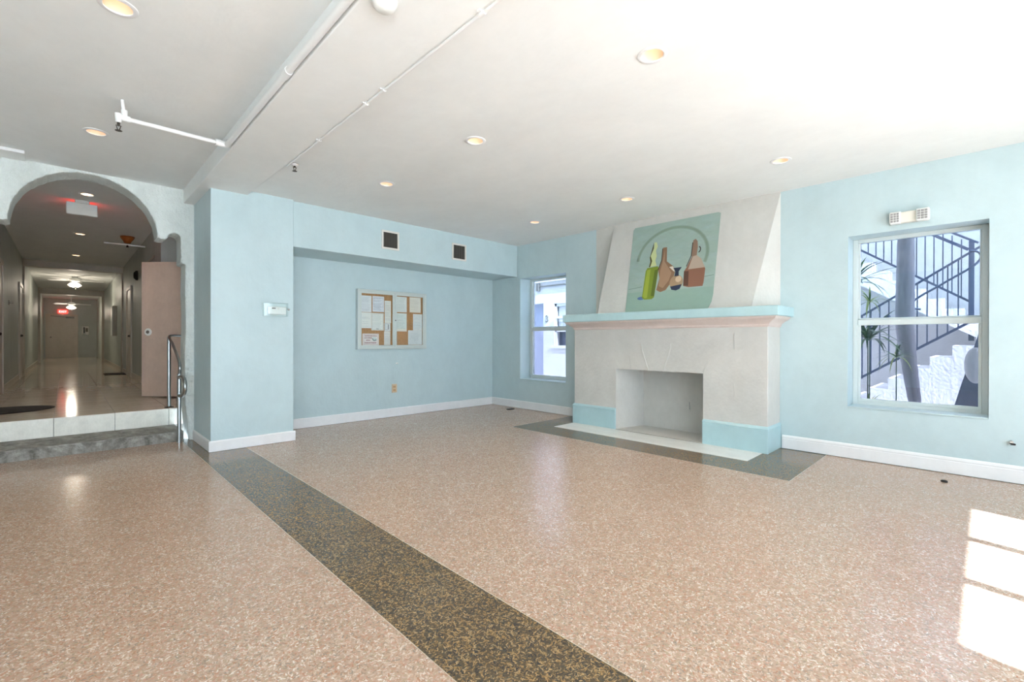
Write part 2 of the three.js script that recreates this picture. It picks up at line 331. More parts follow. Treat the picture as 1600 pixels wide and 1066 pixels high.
// glazed doors and shop window behind the camera, where the sun comes in
{
  const [x0, x1, y0, y1] = DOORS, d = structGroup('door_1', 'three glazed door leaves in the entrance wall', 'door'), za = ZF + 0.03, zb = ZF + 0.08;
  const cuts = [x0, 2.69, 3.39, x1];
  d.part('door_frame', join(box(x0, x0 + 0.03, y0, y1, za, zb), box(x1 - 0.03, x1, y0, y1, za, zb), box(x0, x1, y1 - 0.03, y1, za, zb), box(x0, x1, y0, y0 + 0.03, za, zb), box(cuts[1] - 0.04, cuts[1] + 0.04, y0, y1, za, zb), box(cuts[2] - 0.04, cuts[2] + 0.04, y0, y1, za, zb)), M.winFrame);
  for (let i = 0; i < 3; i++) d.part('pane', box(cuts[i], cuts[i + 1], y0, y1, za + 0.02, za + 0.026), M.glass);
  const [u0, u1, v0, v1] = STORE, s = structGroup('window_3', 'wide fixed window in the entrance wall', 'window');
  s.part('window_frame', join(box(u0, u0 + 0.05, v0, v1, za, zb), box(u1 - 0.05, u1, v0, v1, za, zb), box(u0, u1, v1 - 0.05, v1, za, zb), box(u0, u1, v0, v0 + 0.05, za, zb), box(-1.87, -1.81, v0, v1, za, zb), box(-0.41, -0.35, v0, v1, za, zb)), M.winFrame);
  for (const [a, b] of [[u0, -1.84], [-1.84, -0.38], [-0.38, u1]]) s.part('pane', box(a, b, v0, v1, za + 0.02, za + 0.026), M.glass);
}

// ---------------------------------------------------------------- fireplace
{
  const zL = -4.185, zR = -1.61, oL = -3.48, oR = -2.297, oT = 0.812, xp = 5.297, xf = 5.327;
  const fp = thing('fireplace', 'wide white plastered fireplace with blue plinths, blue mantel shelf and tapering hood', 'fireplace', V(XR, 0, -2.9));
  fp.part('surround', slab([[zL, 0.02], [oL, 0.02], [oL, oT], [oR, oT], [oR, 0.02], [zR, 0.02], [zR, 1.36], [zL, 1.36]], [], 'z', xf, XR, 0.006), M.white);
  // edges of the keystone and of the blocks beside it, which stand a little proud
  for (const m of [-1, 1]) { const z = (d) => -2.9 + m * d;
    fp.part('keystone_ridge', tube([V(xf + 0.001, oT + 0.004, z(0.1)), V(xf, 0.95, z(0.148)), V(xf, 1.07, z(0.188)), V(xf + 0.002, 1.12, z(0.199)), V(xf + 0.006, 1.16, z(0.201))], 0.0075, 20), M.white); }
  for (const [z, y0, y1, lean] of [[-2.3, 0.83, 0.97, 0.06], [-3.45, 0.83, 0.95, -0.05], [-3.24, 0.83, 1.0, -0.04], [-1.95, 1.1, 1.28, 0], [-1.95, 0.55, 0.72, 0]])
    fp.part('joint_ridge', bar(V(xf, y0, z), V(xf - 0.001, y1, z + lean), 0.008, 0.006), M.white);
  // firebox, splayed, going back into the wall
  const B = [[xf, oL], [5.84, -3.36], [5.84, -2.45], [xf, oR]];
  const face = (p, q, y0, y1, t) => { const n = [-(q[1] - p[1]), q[0] - p[0]], l = Math.hypot(...n), o = [n[0] / l * t, n[1] / l * t]; const P = (a, y) => [a[0], y, a[1]], S = (a) => [a[0] + o[0], a[1] + o[1]]; return frustum([P(p, y0), P(q, y0), P(S(q), y0), P(S(p), y0)], [P(p, y1), P(q, y1), P(S(q), y1), P(S(p), y1)]); };
  const fb = fp.part('firebox', join(face(B[0], B[1], 0.004, oT + 0.01, -0.012), face(B[1], B[2], 0.004, oT + 0.01, -0.012), face(B[2], B[3], 0.004, oT + 0.01, -0.012), box(xf + 0.02, 5.85, oT, oT + 0.012, oL, oR), box(xf, 5.85, 0.001, 0.005, oL, oR)), M.white);
  sub(fb, 'gas_key_plate', rbox(5.825, 5.84, 0.27, 0.35, -2.74, -2.68, 0.004), M.white);
  sub(fb, 'gas_key', rod(V(5.815, 0.30, -2.685), V(5.815, 0.40, -2.685), 0.004), M.lens);
  // plinths
  for (const [a, b] of [[zL - 0.012, oL], [oR, zR + 0.012]]) {
    const p = fp.part('plinth', rbox(xp, XR, 0.0, 0.262, a, b, 0.006), M.plinth, 'pale blue plinth');
    sub(p, 'plinth_cap', frustum([[xp - 0.004, 0.258, a - (a < -4 ? 0.004 : 0)], [XR, 0.258, a - (a < -4 ? 0.004 : 0)], [XR, 0.258, b + (b > -2 ? 0.004 : 0)], [xp - 0.004, 0.258, b + (b > -2 ? 0.004 : 0)]].reverse(), [[xf - 0.006, 0.285, a + (a < -4 ? 0.012 : 0)], [XR, 0.285, a + (a < -4 ? 0.012 : 0)], [XR, 0.285, b - (b > -2 ? 0.012 : 0)], [xf - 0.006, 0.285, b - (b > -2 ? 0.012 : 0)]].reverse()), M.plinth);
  }
  // cornice under the shelf: a stack of shallow steps with a cove
  const steps = [[1.345, 0.0], [1.36, 0.012], [1.372, 0.012], [1.385, 0.022], [1.40, 0.04], [1.415, 0.062], [1.43, 0.088], [1.445, 0.1], [1.46, 0.105]];
  const ring = ([y, o]) => [[xf - o, y, zL - o], [xf - o, y, zR + o], [XR, y, zR + o], [XR, y, zL - o]];
  const cg = []; for (let i = 0; i < steps.length - 1; i++) cg.push(frustum(ring(steps[i]), ring(steps[i + 1])));
  fp.part('cornice', join(cg), M.pinkPaint, 'off-white cornice moulding tinged with pink');
  fp.part('mantel_shelf', rbox(xf - 0.135, XR, 1.458, 1.562, zL - 0.115, zR + 0.135, 0.008), M.plinth, 'pale blue mantel shelf');
  const bot = [[XR, 1.56, -4.10], [5.45, 1.56, -3.87], [5.45, 1.56, -1.82], [XR, 1.56, -1.61]].reverse();
  const top = [[XR, YC, -4.10], [5.705, YC, -3.76], [5.705, YC, -2.03], [XR, YC, -1.61]].reverse();
  fp.part('hood', frustum(bot.reverse(), top.reverse()), M.white);
  fp.part('hearth', slab([[-4.17, 0], [-1.655, 0], [-1.655, 0.004], [-4.17, 0.004]], [], 'z', 4.86, 5.3), M.hearth, 'flush white hearth slab');
}
// painting on the hood: a generic still life of bottles
{
  const y0 = 1.566, y1 = 2.755, kx = (5.705 - 5.45) / (YC - 1.56), xAt = (y) => 5.45 + (y - 1.56) * kx;
  const tex = canvasTex(600, 600, (g, W, H) => {
    const px = (z) => ((z + 3.43) / 1.19) * W, py = (y) => (1 - (y - y0) / (y1 - y0)) * H;
    g.fillStyle = '#9bb0a5'; g.fillRect(0, 0, W, H);
    for (let i = 0; i < 900; i++) { g.globalAlpha = 0.07; g.fillStyle = ['#a8bfb5', '#8aa397', '#b6c8be', '#9cae9e', '#96b0ad'][Math.floor(rnd() * 5)]; const x = rnd() * W, y = rnd() * H; g.beginPath(); g.ellipse(x, y, rr(20, 80), rr(6, 24), rr(-0.6, 0.6), 0, 7); g.fill(); }
    g.globalAlpha = 0.35; g.strokeStyle = '#5f7450';
    for (let i = 0; i < 5; i++) { g.lineWidth = 26 - i * 4; g.globalAlpha = 0.10; g.beginPath(); g.ellipse(px(-2.83), py(2.27), px(-2.36) - px(-2.83), py(2.27) - py(2.66), -0.06, Math.PI * 1.02, Math.PI * 2.12); g.stroke(); }
    g.globalAlpha = 0.55; g.fillStyle = '#86a596'; g.fillRect(0, py(1.84), W, H - py(1.84));
    g.globalAlpha = 0.5; g.strokeStyle = '#5b6f5c'; g.lineWidth = 4; g.beginPath(); g.moveTo(px(-3.4), py(1.89)); g.lineTo(px(-3.2), py(1.91)); g.moveTo(px(-2.38), py(1.97)); g.lineTo(px(-2.26), py(1.98)); g.stroke();
    g.globalAlpha = 1;
    const poly = (pts, c) => { g.fillStyle = c; g.beginPath(); pts.forEach(([z, y], i) => (i ? g.lineTo(px(z), py(y)) : g.moveTo(px(z), py(y)))); g.closePath(); g.fill(); };
    g.globalAlpha = 0.7; g.fillStyle = '#3a55a0'; g.beginPath(); g.ellipse(px(-3.2), py(1.755), 26, 11, 0, 0, 7); g.fill(); g.globalAlpha = 1;
    // green bottle
    poly([[-3.185, 1.76], [-3.15, 1.735], [-3.04, 1.735], [-3.01, 1.76], [-2.985, 2.14], [-3.0, 2.17], [-3.15, 2.16], [-3.17, 2.12]], '#7b8f2c');
    poly([[-3.175, 1.78], [-3.14, 1.75], [-3.11, 1.76], [-3.10, 2.14], [-3.15, 2.13]], '#97a63a');
    poly([[-3.06, 1.78], [-3.01, 1.77], [-2.99, 2.13], [-3.04, 2.12]], '#5f7026');
    poly([[-3.13, 2.17], [-3.02, 2.18], [-3.045, 2.25], [-3.03, 2.31], [-3.05, 2.38], [-3.03, 2.44], [-3.05, 2.5], [-3.085, 2.5], [-3.08, 2.42], [-3.12, 2.32], [-3.10, 2.24]], '#c6cf96');
    poly([[-3.13, 2.17], [-3.11, 2.17], [-3.09, 2.25], [-3.12, 2.32], [-3.085, 2.42], [-3.09, 2.5], [-3.1, 2.46], [-3.13, 2.3], [-3.115, 2.24]], '#4d4a22');
    // tall brown bottle
    poly([[-2.99, 1.85], [-2.93, 1.82], [-2.86, 1.84], [-2.78, 1.95], [-2.755, 2.06], [-2.78, 2.14], [-2.88, 2.22], [-2.895, 2.41], [-2.95, 2.41], [-2.955, 2.24], [-2.99, 2.12], [-2.96, 2.0]], '#8a6a50');
    poly([[-2.96, 1.9], [-2.9, 1.87], [-2.83, 1.96], [-2.80, 2.06], [-2.86, 2.15], [-2.91, 2.22], [-2.92, 2.38], [-2.94, 2.2], [-2.96, 2.1]], '#a58468');
    poly([[-2.84, 2.14], [-2.765, 2.07], [-2.76, 2.1], [-2.79, 2.145]], '#d9cfc0');
    g.strokeStyle = '#3b2a20'; g.lineWidth = 5; g.beginPath(); g.moveTo(px(-2.955), py(2.4)); g.lineTo(px(-2.955), py(2.24)); g.lineTo(px(-2.99), py(2.12)); g.stroke();
    // small round vase
    g.fillStyle = '#a48a6c'; g.beginPath(); g.ellipse(px(-2.725), py(1.93), 44, 48, 0, 0, 7); g.fill();
    g.fillStyle = '#d0b89a'; g.beginPath(); g.ellipse(px(-2.70), py(1.97), 20, 20, 0, 0, 7); g.fill();
    poly([[-2.80, 1.88], [-2.65, 1.90], [-2.67, 1.845], [-2.72, 1.825], [-2.78, 1.84]], '#1d2a44');
    poly([[-2.755, 2.01], [-2.70, 2.01], [-2.705, 2.07], [-2.67, 2.12], [-2.78, 2.12], [-2.75, 2.07]], '#1c2740');
    // square jug
    poly([[-2.63, 1.875], [-2.56, 1.855], [-2.385, 1.855], [-2.375, 1.9], [-2.37, 2.07], [-2.44, 2.2], [-2.50, 2.26], [-2.545, 2.25], [-2.60, 2.12], [-2.635, 2.06]], '#8a5f4a');
    poly([[-2.585, 2.08], [-2.375, 2.085], [-2.43, 2.2], [-2.49, 2.25], [-2.54, 2.24]], '#b3a08e');
    poly([[-2.635, 2.06], [-2.575, 2.06], [-2.565, 1.87], [-2.63, 1.88]], '#5d3d30');
    poly([[-2.555, 2.24], [-2.49, 2.25], [-2.485, 2.35], [-2.495, 2.43], [-2.52, 2.46], [-2.55, 2.45], [-2.555, 2.38]], '#8f7460');
    g.strokeStyle = '#33251f'; g.lineWidth = 6; g.beginPath(); g.ellipse(px(-2.475), py(2.32), 13, 18, 0, -1.4, 1.4); g.stroke();
    g.lineWidth = 5; g.beginPath(); g.moveTo(px(-2.555), py(2.42)); g.lineTo(px(-2.56), py(2.25)); g.lineTo(px(-2.61), py(2.12)); g.stroke();
  });
  tex.wrapS = tex.wrapT = THREE.ClampToEdgeWrapping;
  const out = [[-3.415, y0], [-2.30, y0], [-2.262, 1.66], [-2.25, 1.75], [-2.24, y1 - 0.015], [-2.27, y1], [-3.40, y1], [-3.425, y1 - 0.03]];
  const s = new THREE.Shape(out.map(([z, y]) => new THREE.Vector2(z, y)));
  const g0 = new THREE.ExtrudeGeometry(s, { depth: 0.006, bevelEnabled: false }), p = g0.attributes.position, uv = g0.attributes.uv;
  for (let i = 0; i < p.count; i++) { const z = p.getX(i), y = p.getY(i), d = p.getZ(i); uv.setXY(i, (z + 3.43) / 1.19, (y - y0) / (y1 - y0)); p.setXYZ(i, xAt(y) - d, y, z); }
  g0.computeVertexNormals();
  single('painting', 'unframed green still life painting of bottles on the chimney hood', 'painting', g0, std({ map: tex, roughness: 0.5 }));
}

// ---------------------------------------------------------------- notice board and papers
{
  const zf = -6.385, zc = -6.425, [x0, x1, y0, y1] = [3.054, 4.235, 1.058, 1.947];
  const b = thing('notice_board', 'wall mounted cork notice board with aluminium frame and two glass doors', 'notice board', V(3.64, y0, ZB));
  b.part('cork_panel', box(x0 + 0.02, x1 - 0.02, y0 + 0.02, y1 - 0.02, ZB, zc), M.cork);
  b.part('outer_frame', join(rbox(x0, x0 + 0.03, y0, y1, ZB, zf + 0.01, 0.006), rbox(x1 - 0.03, x1, y0, y1, ZB, zf + 0.01, 0.006), rbox(x0 + 0.02, x1 - 0.02, y0, y0 + 0.03, ZB, zf + 0.01, 0.006), rbox(x0 + 0.02, x1 - 0.02, y1 - 0.03, y1, ZB, zf + 0.01, 0.006)), M.alu);
  const leaf = (a, c) => join(rbox(a, a + 0.036, y0 + 0.026, y1 - 0.026, zf - 0.012, zf, 0.004), rbox(c - 0.036, c, y0 + 0.026, y1 - 0.026, zf - 0.012, zf, 0.004), rbox(a + 0.03, c - 0.03, y0 + 0.026, y0 + 0.06, zf - 0.012, zf, 0.004), rbox(a + 0.03, c - 0.03, y1 - 0.06, y1 - 0.026, zf - 0.012, zf, 0.004));
  for (const [a, c] of [[x0 + 0.027, 3.661], [3.663, x1 - 0.027]]) { const d = b.part('glass_door', leaf(a, c), M.alu); sub(d, 'pane', box(a + 0.034, c - 0.034, y0 + 0.058, y1 - 0.058, zf - 0.008, zf - 0.005), M.clear); }
  b.part('lock', rod(V(3.672, 1.5, zf), V(3.672, 1.5, zf + 0.012), 0.008), M.brass);
  const page = (kind) => canvasTex(160, 220, (g, W, H) => {
    g.fillStyle = kind.bg; g.fillRect(0, 0, W, H);
    g.fillStyle = kind.ink; for (let y = kind.top; y < H - 18; y += kind.step) { if (rnd() < kind.skip) continue; let x = 14; while (x < W - 22 - rnd() * 40) { const l = rr(6, 22); g.globalAlpha = rr(0.35, 0.75); g.fillRect(x, y, l, kind.th); x += l + 5; } }
    g.globalAlpha = 1; if (kind.extra) kind.extra(g, W, H);
  });
  const K = (o) => ({ bg: '#eceae4', ink: '#8d9096', top: 20, step: 9, skip: 0.12, th: 3, ...o });
  const sheets = [
    ['printed letter at the upper left corner of the notice board', [3.13, 3.292, 1.612, 1.857], K({ bg: '#e6e7e8' })],
    ['plain printed sheet under the upper left letter on the notice board', [3.131, 3.288, 1.372, 1.606], K({ bg: '#efeee8', skip: 0.6 })],
    ['printed sheet with a grey table on the notice board', [3.308, 3.498, 1.622, 1.858], K({ bg: '#e8e9ee', ink: '#6e7380', step: 8, extra: (g, W, H) => { g.strokeStyle = '#8f949c'; g.lineWidth = 2; g.strokeRect(14, 20, W - 28, H - 90); } })],
    ['bordered white sheet in the middle of the left notice board door', [3.291, 3.492, 1.342, 1.604], K({ bg: '#f1efe8', ink: '#a9aeb2', extra: (g, W, H) => { g.strokeStyle = '#b7b4a8'; g.lineWidth = 4; g.strokeRect(8, 8, W - 16, H - 16); g.fillStyle = '#55585e'; g.fillRect(62, H - 22, 34, 6); } })],
    ['tall narrow sheet beside the notice board centre stile', [3.508, 3.615, 1.458, 1.8], K({ bg: '#eae7df', step: 12, skip: 0.3 })],
    ['small card with a dark picture on the notice board', [3.504, 3.606, 1.329, 1.456], K({ bg: '#e3e4e2', top: 250, extra: (g, W, H) => { g.strokeStyle = '#8b9092'; g.lineWidth = 6; g.strokeRect(18, 20, 78, H - 60); g.fillStyle = '#5a4a3a'; g.fillRect(100, 40, 14, 120); } })],
    ['small sheet under the dark picture card on the notice board', [3.5, 3.606, 1.121, 1.326], K({ bg: '#ece9e2', skip: 0.2 })],
    ['white sign with four lines of red lettering on the notice board', [3.148, 3.412, 1.118, 1.292], null],
    ['printed sheet at the upper left of the right notice board door', [3.701, 3.893, 1.635, 1.877], K({ bg: '#eaece8', ink: '#9ea8a2' })],
    ['green tinted printed sheet above the square of bare cork', [3.701, 3.894, 1.332, 1.618], K({ bg: '#e6ebe6', ink: '#8fa096', extra: (g, W, H) => { g.fillStyle = '#f1ece0'; g.fillRect(0, H - 30, W, 30); } })],
    ['cream sheet at the upper right of the notice board', [3.946, 4.152, 1.64, 1.882], K({ bg: '#f2ebdf', ink: '#b8a79a' })],
    ['white sheet below the cream sheet on the notice board', [4.008, 4.182, 1.353, 1.615], K({ bg: '#edeeec', skip: 0.4 })],
    ['wide white sheet at the lower right of the notice board', [3.92, 4.183, 1.122, 1.352], K({ bg: '#e9ebea', ink: '#a4aaae', skip: 0.3 })],
  ];
  sheets.forEach(([label, [a, c, d, e], kind], i) => {
    let tex;
    if (kind) tex = page(kind);
    else tex = canvasTex(264, 174, (g, W, H) => {
      g.fillStyle = '#efe6e2'; g.fillRect(0, 0, W, H); g.strokeStyle = '#b98f88'; g.lineWidth = 3; g.strokeRect(20, 12, W - 34, H - 24);
      // four rows of dark red strokes, too small to be read in the photograph
      const row = (x, y, l, h) => { g.fillStyle = '#8c3f49'; let q = x; while (q < x + l) { const w = rr(3, 6); g.fillRect(q, y + rr(-1, 1), w, h); if (rnd() < 0.6) g.fillRect(q, y + h / 2 - 2, w + 5, 3); q += w + rr(3, 6); } };
      row(34, 26, 130, 15); row(170, 28, 60, 13); row(34, 56, 118, 16); row(58, 90, 58, 18); row(34, 128, 188, 19);
      g.fillStyle = '#d9e2de'; g.beginPath(); g.ellipse(190, 84, 42, 32, 0, 0, 7); g.fill();
      g.strokeStyle = '#2f3836'; g.lineWidth = 9; g.lineCap = 'round'; g.beginPath(); g.moveTo(160, 76); g.lineTo(184, 106); g.lineTo(204, 98); g.stroke(); g.lineWidth = 5; g.strokeStyle = '#6f8580'; g.beginPath(); g.moveTo(206, 88); g.lineTo(224, 106); g.moveTo(226, 82); g.lineTo(210, 110); g.stroke();
    });
    const zz = zc + 0.0008 + (i % 3) * 0.0012, W = c - a, H = e - d;
    const geo = new THREE.PlaneGeometry(W, H, 4, 4), p = geo.attributes.position;
    for (let k = 0; k < p.count; k++) p.setZ(k, 0.0025 * Math.abs(p.getX(k) / W) * Math.max(0, -p.getY(k) / H + 0.2));
    geo.computeVertexNormals(); geo.translate((a + c) / 2, (d + e) / 2, zz);
    single(i === 7 ? 'paper_sign' : 'paper_sheet', label, i === 7 ? 'sign' : 'paper', geo, std({ map: tex, roughness: 0.85, side: THREE.DoubleSide }), 'papers on the notice board');
  });
}

// ---------------------------------------------------------------- small fittings on the walls
function airGrille(label, x0, x1, y0, y1) {
  const z = -5.79, b = 0.026, t = thing('air_grille', label, 'vent', V((x0 + x1) / 2, y0, z), 'air grilles in the soffit');
  t.part('duct_back', box(x0 + 0.01, x1 - 0.01, y0 + 0.01, y1 - 0.01, z - 0.02, z + 0.002), M.duct);
  t.part('frame', join(rbox(x0, x0 + b, y0, y1, z, z + 0.014, 0.004), rbox(x1 - b, x1, y0, y1, z, z + 0.014, 0.004), rbox(x0 + b - 0.004, x1 - b + 0.004, y0, y0 + b, z, z + 0.014, 0.004), rbox(x0 + b - 0.004, x1 - b + 0.004, y1 - b, y1, z, z + 0.014, 0.004)), M.ventFrame);
  const n = 13; for (let i = 0; i < n; i++) { const x = x0 + b + ((i + 0.5) / n) * (x1 - x0 - 2 * b); t.part('slat', new THREE.BoxGeometry(0.011, y1 - y0 - 2 * b, 0.002).rotateY(0.6).translate(x, (y0 + y1) / 2, z + 0.006), M.grille); }
  return t;
}
airGrille('white framed air grille in the soffit above the notice board', 3.113, 3.382, 2.455, 2.714);
airGrille('white framed air grille in the soffit nearer the corner window', 4.307, 4.585, 2.45, 2.71);
{
  const t = thing('wall_outlet', 'ivory power outlet below the notice board', 'outlet', V(3.689, 0.375, ZB));
  t.part('cover_plate', rbox(3.645, 3.733, 0.375, 0.508, ZB, ZB + 0.008, 0.004), M.ivory);
  for (const y of [0.415, 0.468]) { const s = t.part('socket', rbox(3.668, 3.71, y - 0.017, y + 0.017, ZB + 0.006, ZB + 0.012, 0.005), M.socket); sub(s, 'slot', join(box(3.679, 3.682, y - 0.007, y + 0.007, ZB + 0.0118, ZB + 0.0125), box(3.696, 3.699, y - 0.007, y + 0.007, ZB + 0.0118, ZB + 0.0125)), M.black); }
  const c = thing('wall_hook', 'tiny white hook on the wall between notice board and outlet', 'hook', V(3.733, 0.82, ZB));
  c.part('hook_plate', rbox(3.712, 3.754, 0.822, 0.842, ZB, ZB + 0.006, 0.003), M.plastic);
  c.part('hook_arm', tube([V(3.733, 0.832, ZB + 0.004), V(3.733, 0.826, ZB + 0.02), V(3.733, 0.834, ZB + 0.028)], 0.004, 10), M.plastic);
}
{ // thermostat in a clear guard on the pillar
  const z = -5.74, [x0, x1, y0, y1] = [1.608, 1.862, 1.468, 1.62];
  const t = thing('thermostat', 'white thermostat under a clear locking guard on the pillar', 'thermostat', V(1.735, y0, z));
  t.part('back_plate', rbox(x0, x1, y0, y1, z, z + 0.012, 0.006), M.guardPlate);
  const b = t.part('body', rbox(x0 + 0.045, x1 - 0.012, y0 + 0.02, y1 - 0.04, z + 0.012, z + 0.05, 0.012, 3), M.plastic);
  sub(b, 'display', rbox(x0 + 0.085, x0 + 0.125, y1 - 0.068, y1 - 0.054, z + 0.049, z + 0.0515, 0.002), M.grille);
  sub(b, 'button', rbox(x0 + 0.145, x0 + 0.162, y1 - 0.072, y1 - 0.058, z + 0.049, z + 0.052, 0.002), M.ventFrame);
  t.part('guard', join(box(x0, x1, y0, y1, z + 0.068, z + 0.071), box(x0, x0 + 0.003, y0, y1, z + 0.01, z + 0.07), box(x1 - 0.003, x1, y0, y1, z + 0.01, z + 0.07), box(x0, x1, y1 - 0.003, y1, z + 0.01, z + 0.07), box(x0, x1, y0, y0 + 0.003, z + 0.01, z + 0.07)), M.clear);
  t.part('lock', rod(V(x1, y0 + 0.085, z + 0.045), V(x1 + 0.022, y0 + 0.085, z + 0.045), 0.011), M.chrome);
}
{ // emergency light above the large window
  const x = XR, [z0, z1, y0, y1] = [-0.655, -0.368, 2.312, 2.424];
  const t = thing('emergency_light', 'beige emergency light with two square lamp heads above the large window', 'emergency light', V(x, y0, -0.51));
  t.part('housing', rbox(x - 0.06, x, y0 + 0.004, y1 - 0.004, z0 + 0.06, z1 - 0.07, 0.01), M.beige);
  for (const [a, b] of [[z0, z0 + 0.085], [z1 - 0.095, z1]]) {
    const h = t.part('lamp_head', rbox(x - 0.085, x - 0.012, y0, y1, a, b, 0.012, 3), M.plastic);
    const gs = []; for (let i = 0; i < 4; i++) for (let k = 0; k < 3; k++) gs.push(rbox(x - 0.089, x - 0.083, y0 + 0.012 + i * 0.0225, y0 + 0.03 + i * 0.0225, a + 0.011 + k * (b - a - 0.02) / 3, a + 0.007 + (k + 1) * (b - a - 0.02) / 3, 0.002, 1));
    sub(h, 'lens', join(gs), M.lens);
  }
  const v = thing('wall_valve', 'small metal valve stub low on the wall beside the large window', 'valve', V(x, 0.33, 0.148));
  v.part('stub', rod(V(x, 0.345, 0.148), V(x - 0.035, 0.345, 0.148), 0.012), M.steel);
  v.part('handle', rbox(x - 0.05, x - 0.03, 0.325, 0.34, 0.138, 0.17, 0.004), M.black);
  single('floor_clip', 'small black clip on the floor under the corner window', 'clip', rbox(5.45, 5.58, 0, 0.012, -5.76, -5.69, 0.004), M.black);
  single('floor_plug', 'small black plug on the floor near the baseboard', 'plug', lathe([[0, 0], [0.022, 0], [0.024, 0.006], [0.018, 0.014], [0, 0.018]], 14).translate(5.36, 0, -0.25), M.black);
}

// ---------------------------------------------------------------- recessed ceiling lights
function downlight(label, x, z, y, lamp, power, group, lift = 0) {
  const t = thing('recessed_light', label, 'ceiling light', V(x, y, z), group);
  t.part('trim_ring', lathe([[0.064, 0.0], [0.062, -0.004], [0.066, -0.007], [0.084, -0.005], [0.087, -0.001], [0.086, 0], [0.064, 0]]).translate(x, y, z), M.trim);
  t.part('baffle', lathe([[0.0645, -0.001], [0.058, 0.03], [0.052, 0.085], [0.0, 0.087]]).translate(x, y, z), M.baffle);
  t.part('lamp', lathe([[0, 0.05 - lift], [0.022, 0.052 - lift], [0.036 + lift * 0.4, 0.06 - lift], [0.026, 0.084 - lift], [0, 0.0845 - lift]]).translate(x, y, z), lamp);
  if (power) {
    const s = new THREE.SpotLight(0xfff0dc, power, 0, 0.95, 0.7, 2); s.position.set(0, 0.046 - lift, 0); s.target.position.set(0, -2, 0); s.castShadow = true; s.shadow.radius = 2; t.add(s, s.target);
  }
  return t;
}
const downNames = ['recessed light in the beam-side row, out from the hearth', 'middle recessed light of the beam-side row', 'recessed light of the beam-side row before the soffit', 'recessed light between fireplace hood and large window', 'recessed light in front of the bottle painting', 'recessed light by the small corner window'];
MAINLIGHTS.forEach(([x, z], i) => downlight(downNames[i], x, z, YC, M.lampOn, 0.35, 'recessed lights in the main ceiling'));
LEFTLIGHTS.forEach(([x, z], i) => downlight(['recessed light in the higher ceiling, away from the arch', 'recessed light in the higher ceiling in front of the arch'][i], x, z, YL, M.lampOn, 0.35, 'recessed lights in the higher ceiling'));

// ---------------------------------------------------------------- sprinkler pipes
const sprinkler = (t, x, y, z) => {
  const h = t.part('sprinkler_head', join(rod(V(x, y, z), V(x, y - 0.025, z), 0.009), rod(V(x - 0.014, y - 0.02, z), V(x - 0.004, y - 0.055, z), 0.003), rod(V(x + 0.014, y - 0.02, z), V(x + 0.004, y - 0.055, z), 0.003), lathe([[0, 0], [0.02, -0.002], [0.022, -0.005], [0, -0.005]], 14).translate(x, y - 0.055, z)), M.brass);
  return h;
};
{
  const t = thing('sprinkler_pipe', 'white sprinkler pipe along the beam with a branch arm', 'pipe', V(0.975, 2.83, -1.5)), r = 0.021, xp = 0.973, y = 2.832, z = -4.43;
  t.part('main_pipe', rod(V(xp, y, z), V(xp, y, ZF), r, r, 16), M.pipe);
  t.part('coupling', rod(V(xp, y, -2.95), V(xp, y, -3.03), r + 0.005, r + 0.005, 16), M.pipe);
  t.part('elbow', join(tube([V(xp, y, z + 0.06), V(xp, y, z + 0.01), V(xp - 0.012, y, z - 0.01), V(xp - 0.06, y, z - 0.012)], r + 0.005, 14), rod(V(xp - 0.05, y, z - 0.012), V(xp - 0.085, y, z - 0.012), r + 0.007)), M.pipe);
  const a = t.part('branch_arm', rod(V(xp - 0.05, y, z - 0.012), V(0.32, y, z - 0.012), 0.0165), M.pipe);
  sub(a, 'hanger', join(rod(V(0.312, y, z - 0.012), V(0.312, y + 0.06, z - 0.012), 0.02), rod(V(0.308, y + 0.05, z - 0.012), V(0.3, YL - 0.005, z - 0.012), 0.011)), M.pipe);
  sub(a, 'end_tee', join(rod(V(0.345, y, z - 0.012), V(0.27, y, z - 0.012), 0.023), rod(V(0.279, y + 0.024, z - 0.012), V(0.279, y - 0.04, z - 0.012), 0.024, 0.017)), M.pipe);
  sprinkler(t, 0.279, y - 0.04, z - 0.012);
  const c = thing('ceiling_conduit', 'thin white conduit along the right edge of the beam', 'conduit', V(1.47, 2.8, -2));
  c.part('tube', rod(V(1.468, 2.803, -4.5), V(1.468, 2.803, ZF), 0.0085), M.pipe);
  for (const q of [-1.73, -2.71, -2.95, -3.75]) c.part('strap', join(rod(V(1.468, 2.803, q - 0.02), V(1.468, 2.803, q + 0.02), 0.013), rbox(1.44, 1.468, 2.803, 2.81, q - 0.012, q + 0.012, 0.002)), M.pipe);
  const s = thing('ceiling_sprinkler', 'sprinkler head with white collar in the main ceiling by the beam', 'sprinkler', V(1.56, YC, -4.56));
  s.part('collar', lathe([[0.012, 0], [0.036, 0], [0.034, -0.008], [0.018, -0.02], [0.012, -0.02]], 20).translate(1.555, YC, -4.56), M.pipe);
  sprinkler(s, 1.555, YC - 0.008, -4.56);
  const d = thing('smoke_detector', 'round white smoke detector under the beam', 'smoke detector', V(1.07, YBEAM, -1.98));
  d.part('base', lathe([[0, 0], [0.062, 0], [0.062, -0.012], [0, -0.012]]).translate(1.085, YBEAM, -1.99), M.plastic);
  d.part('cover', lathe([[0.056, -0.012], [0.054, -0.03], [0.04, -0.045], [0, -0.05]]).translate(1.085, YBEAM, -1.99), M.plastic);
  const p = thing('access_panel', 'shallow white panel on the ceiling against the arch wall', 'panel', V(-0.7, YL, -6.4));
  p.part('panel_board', rbox(-1.2, -0.28, YL - 0.016, YL, ZA, -6.31, 0.004), M.ceil);
  p.part('edge_strip', rbox(-1.2, -0.275, YL - 0.03, YL, -6.32, -6.29, 0.004), M.trim);
}

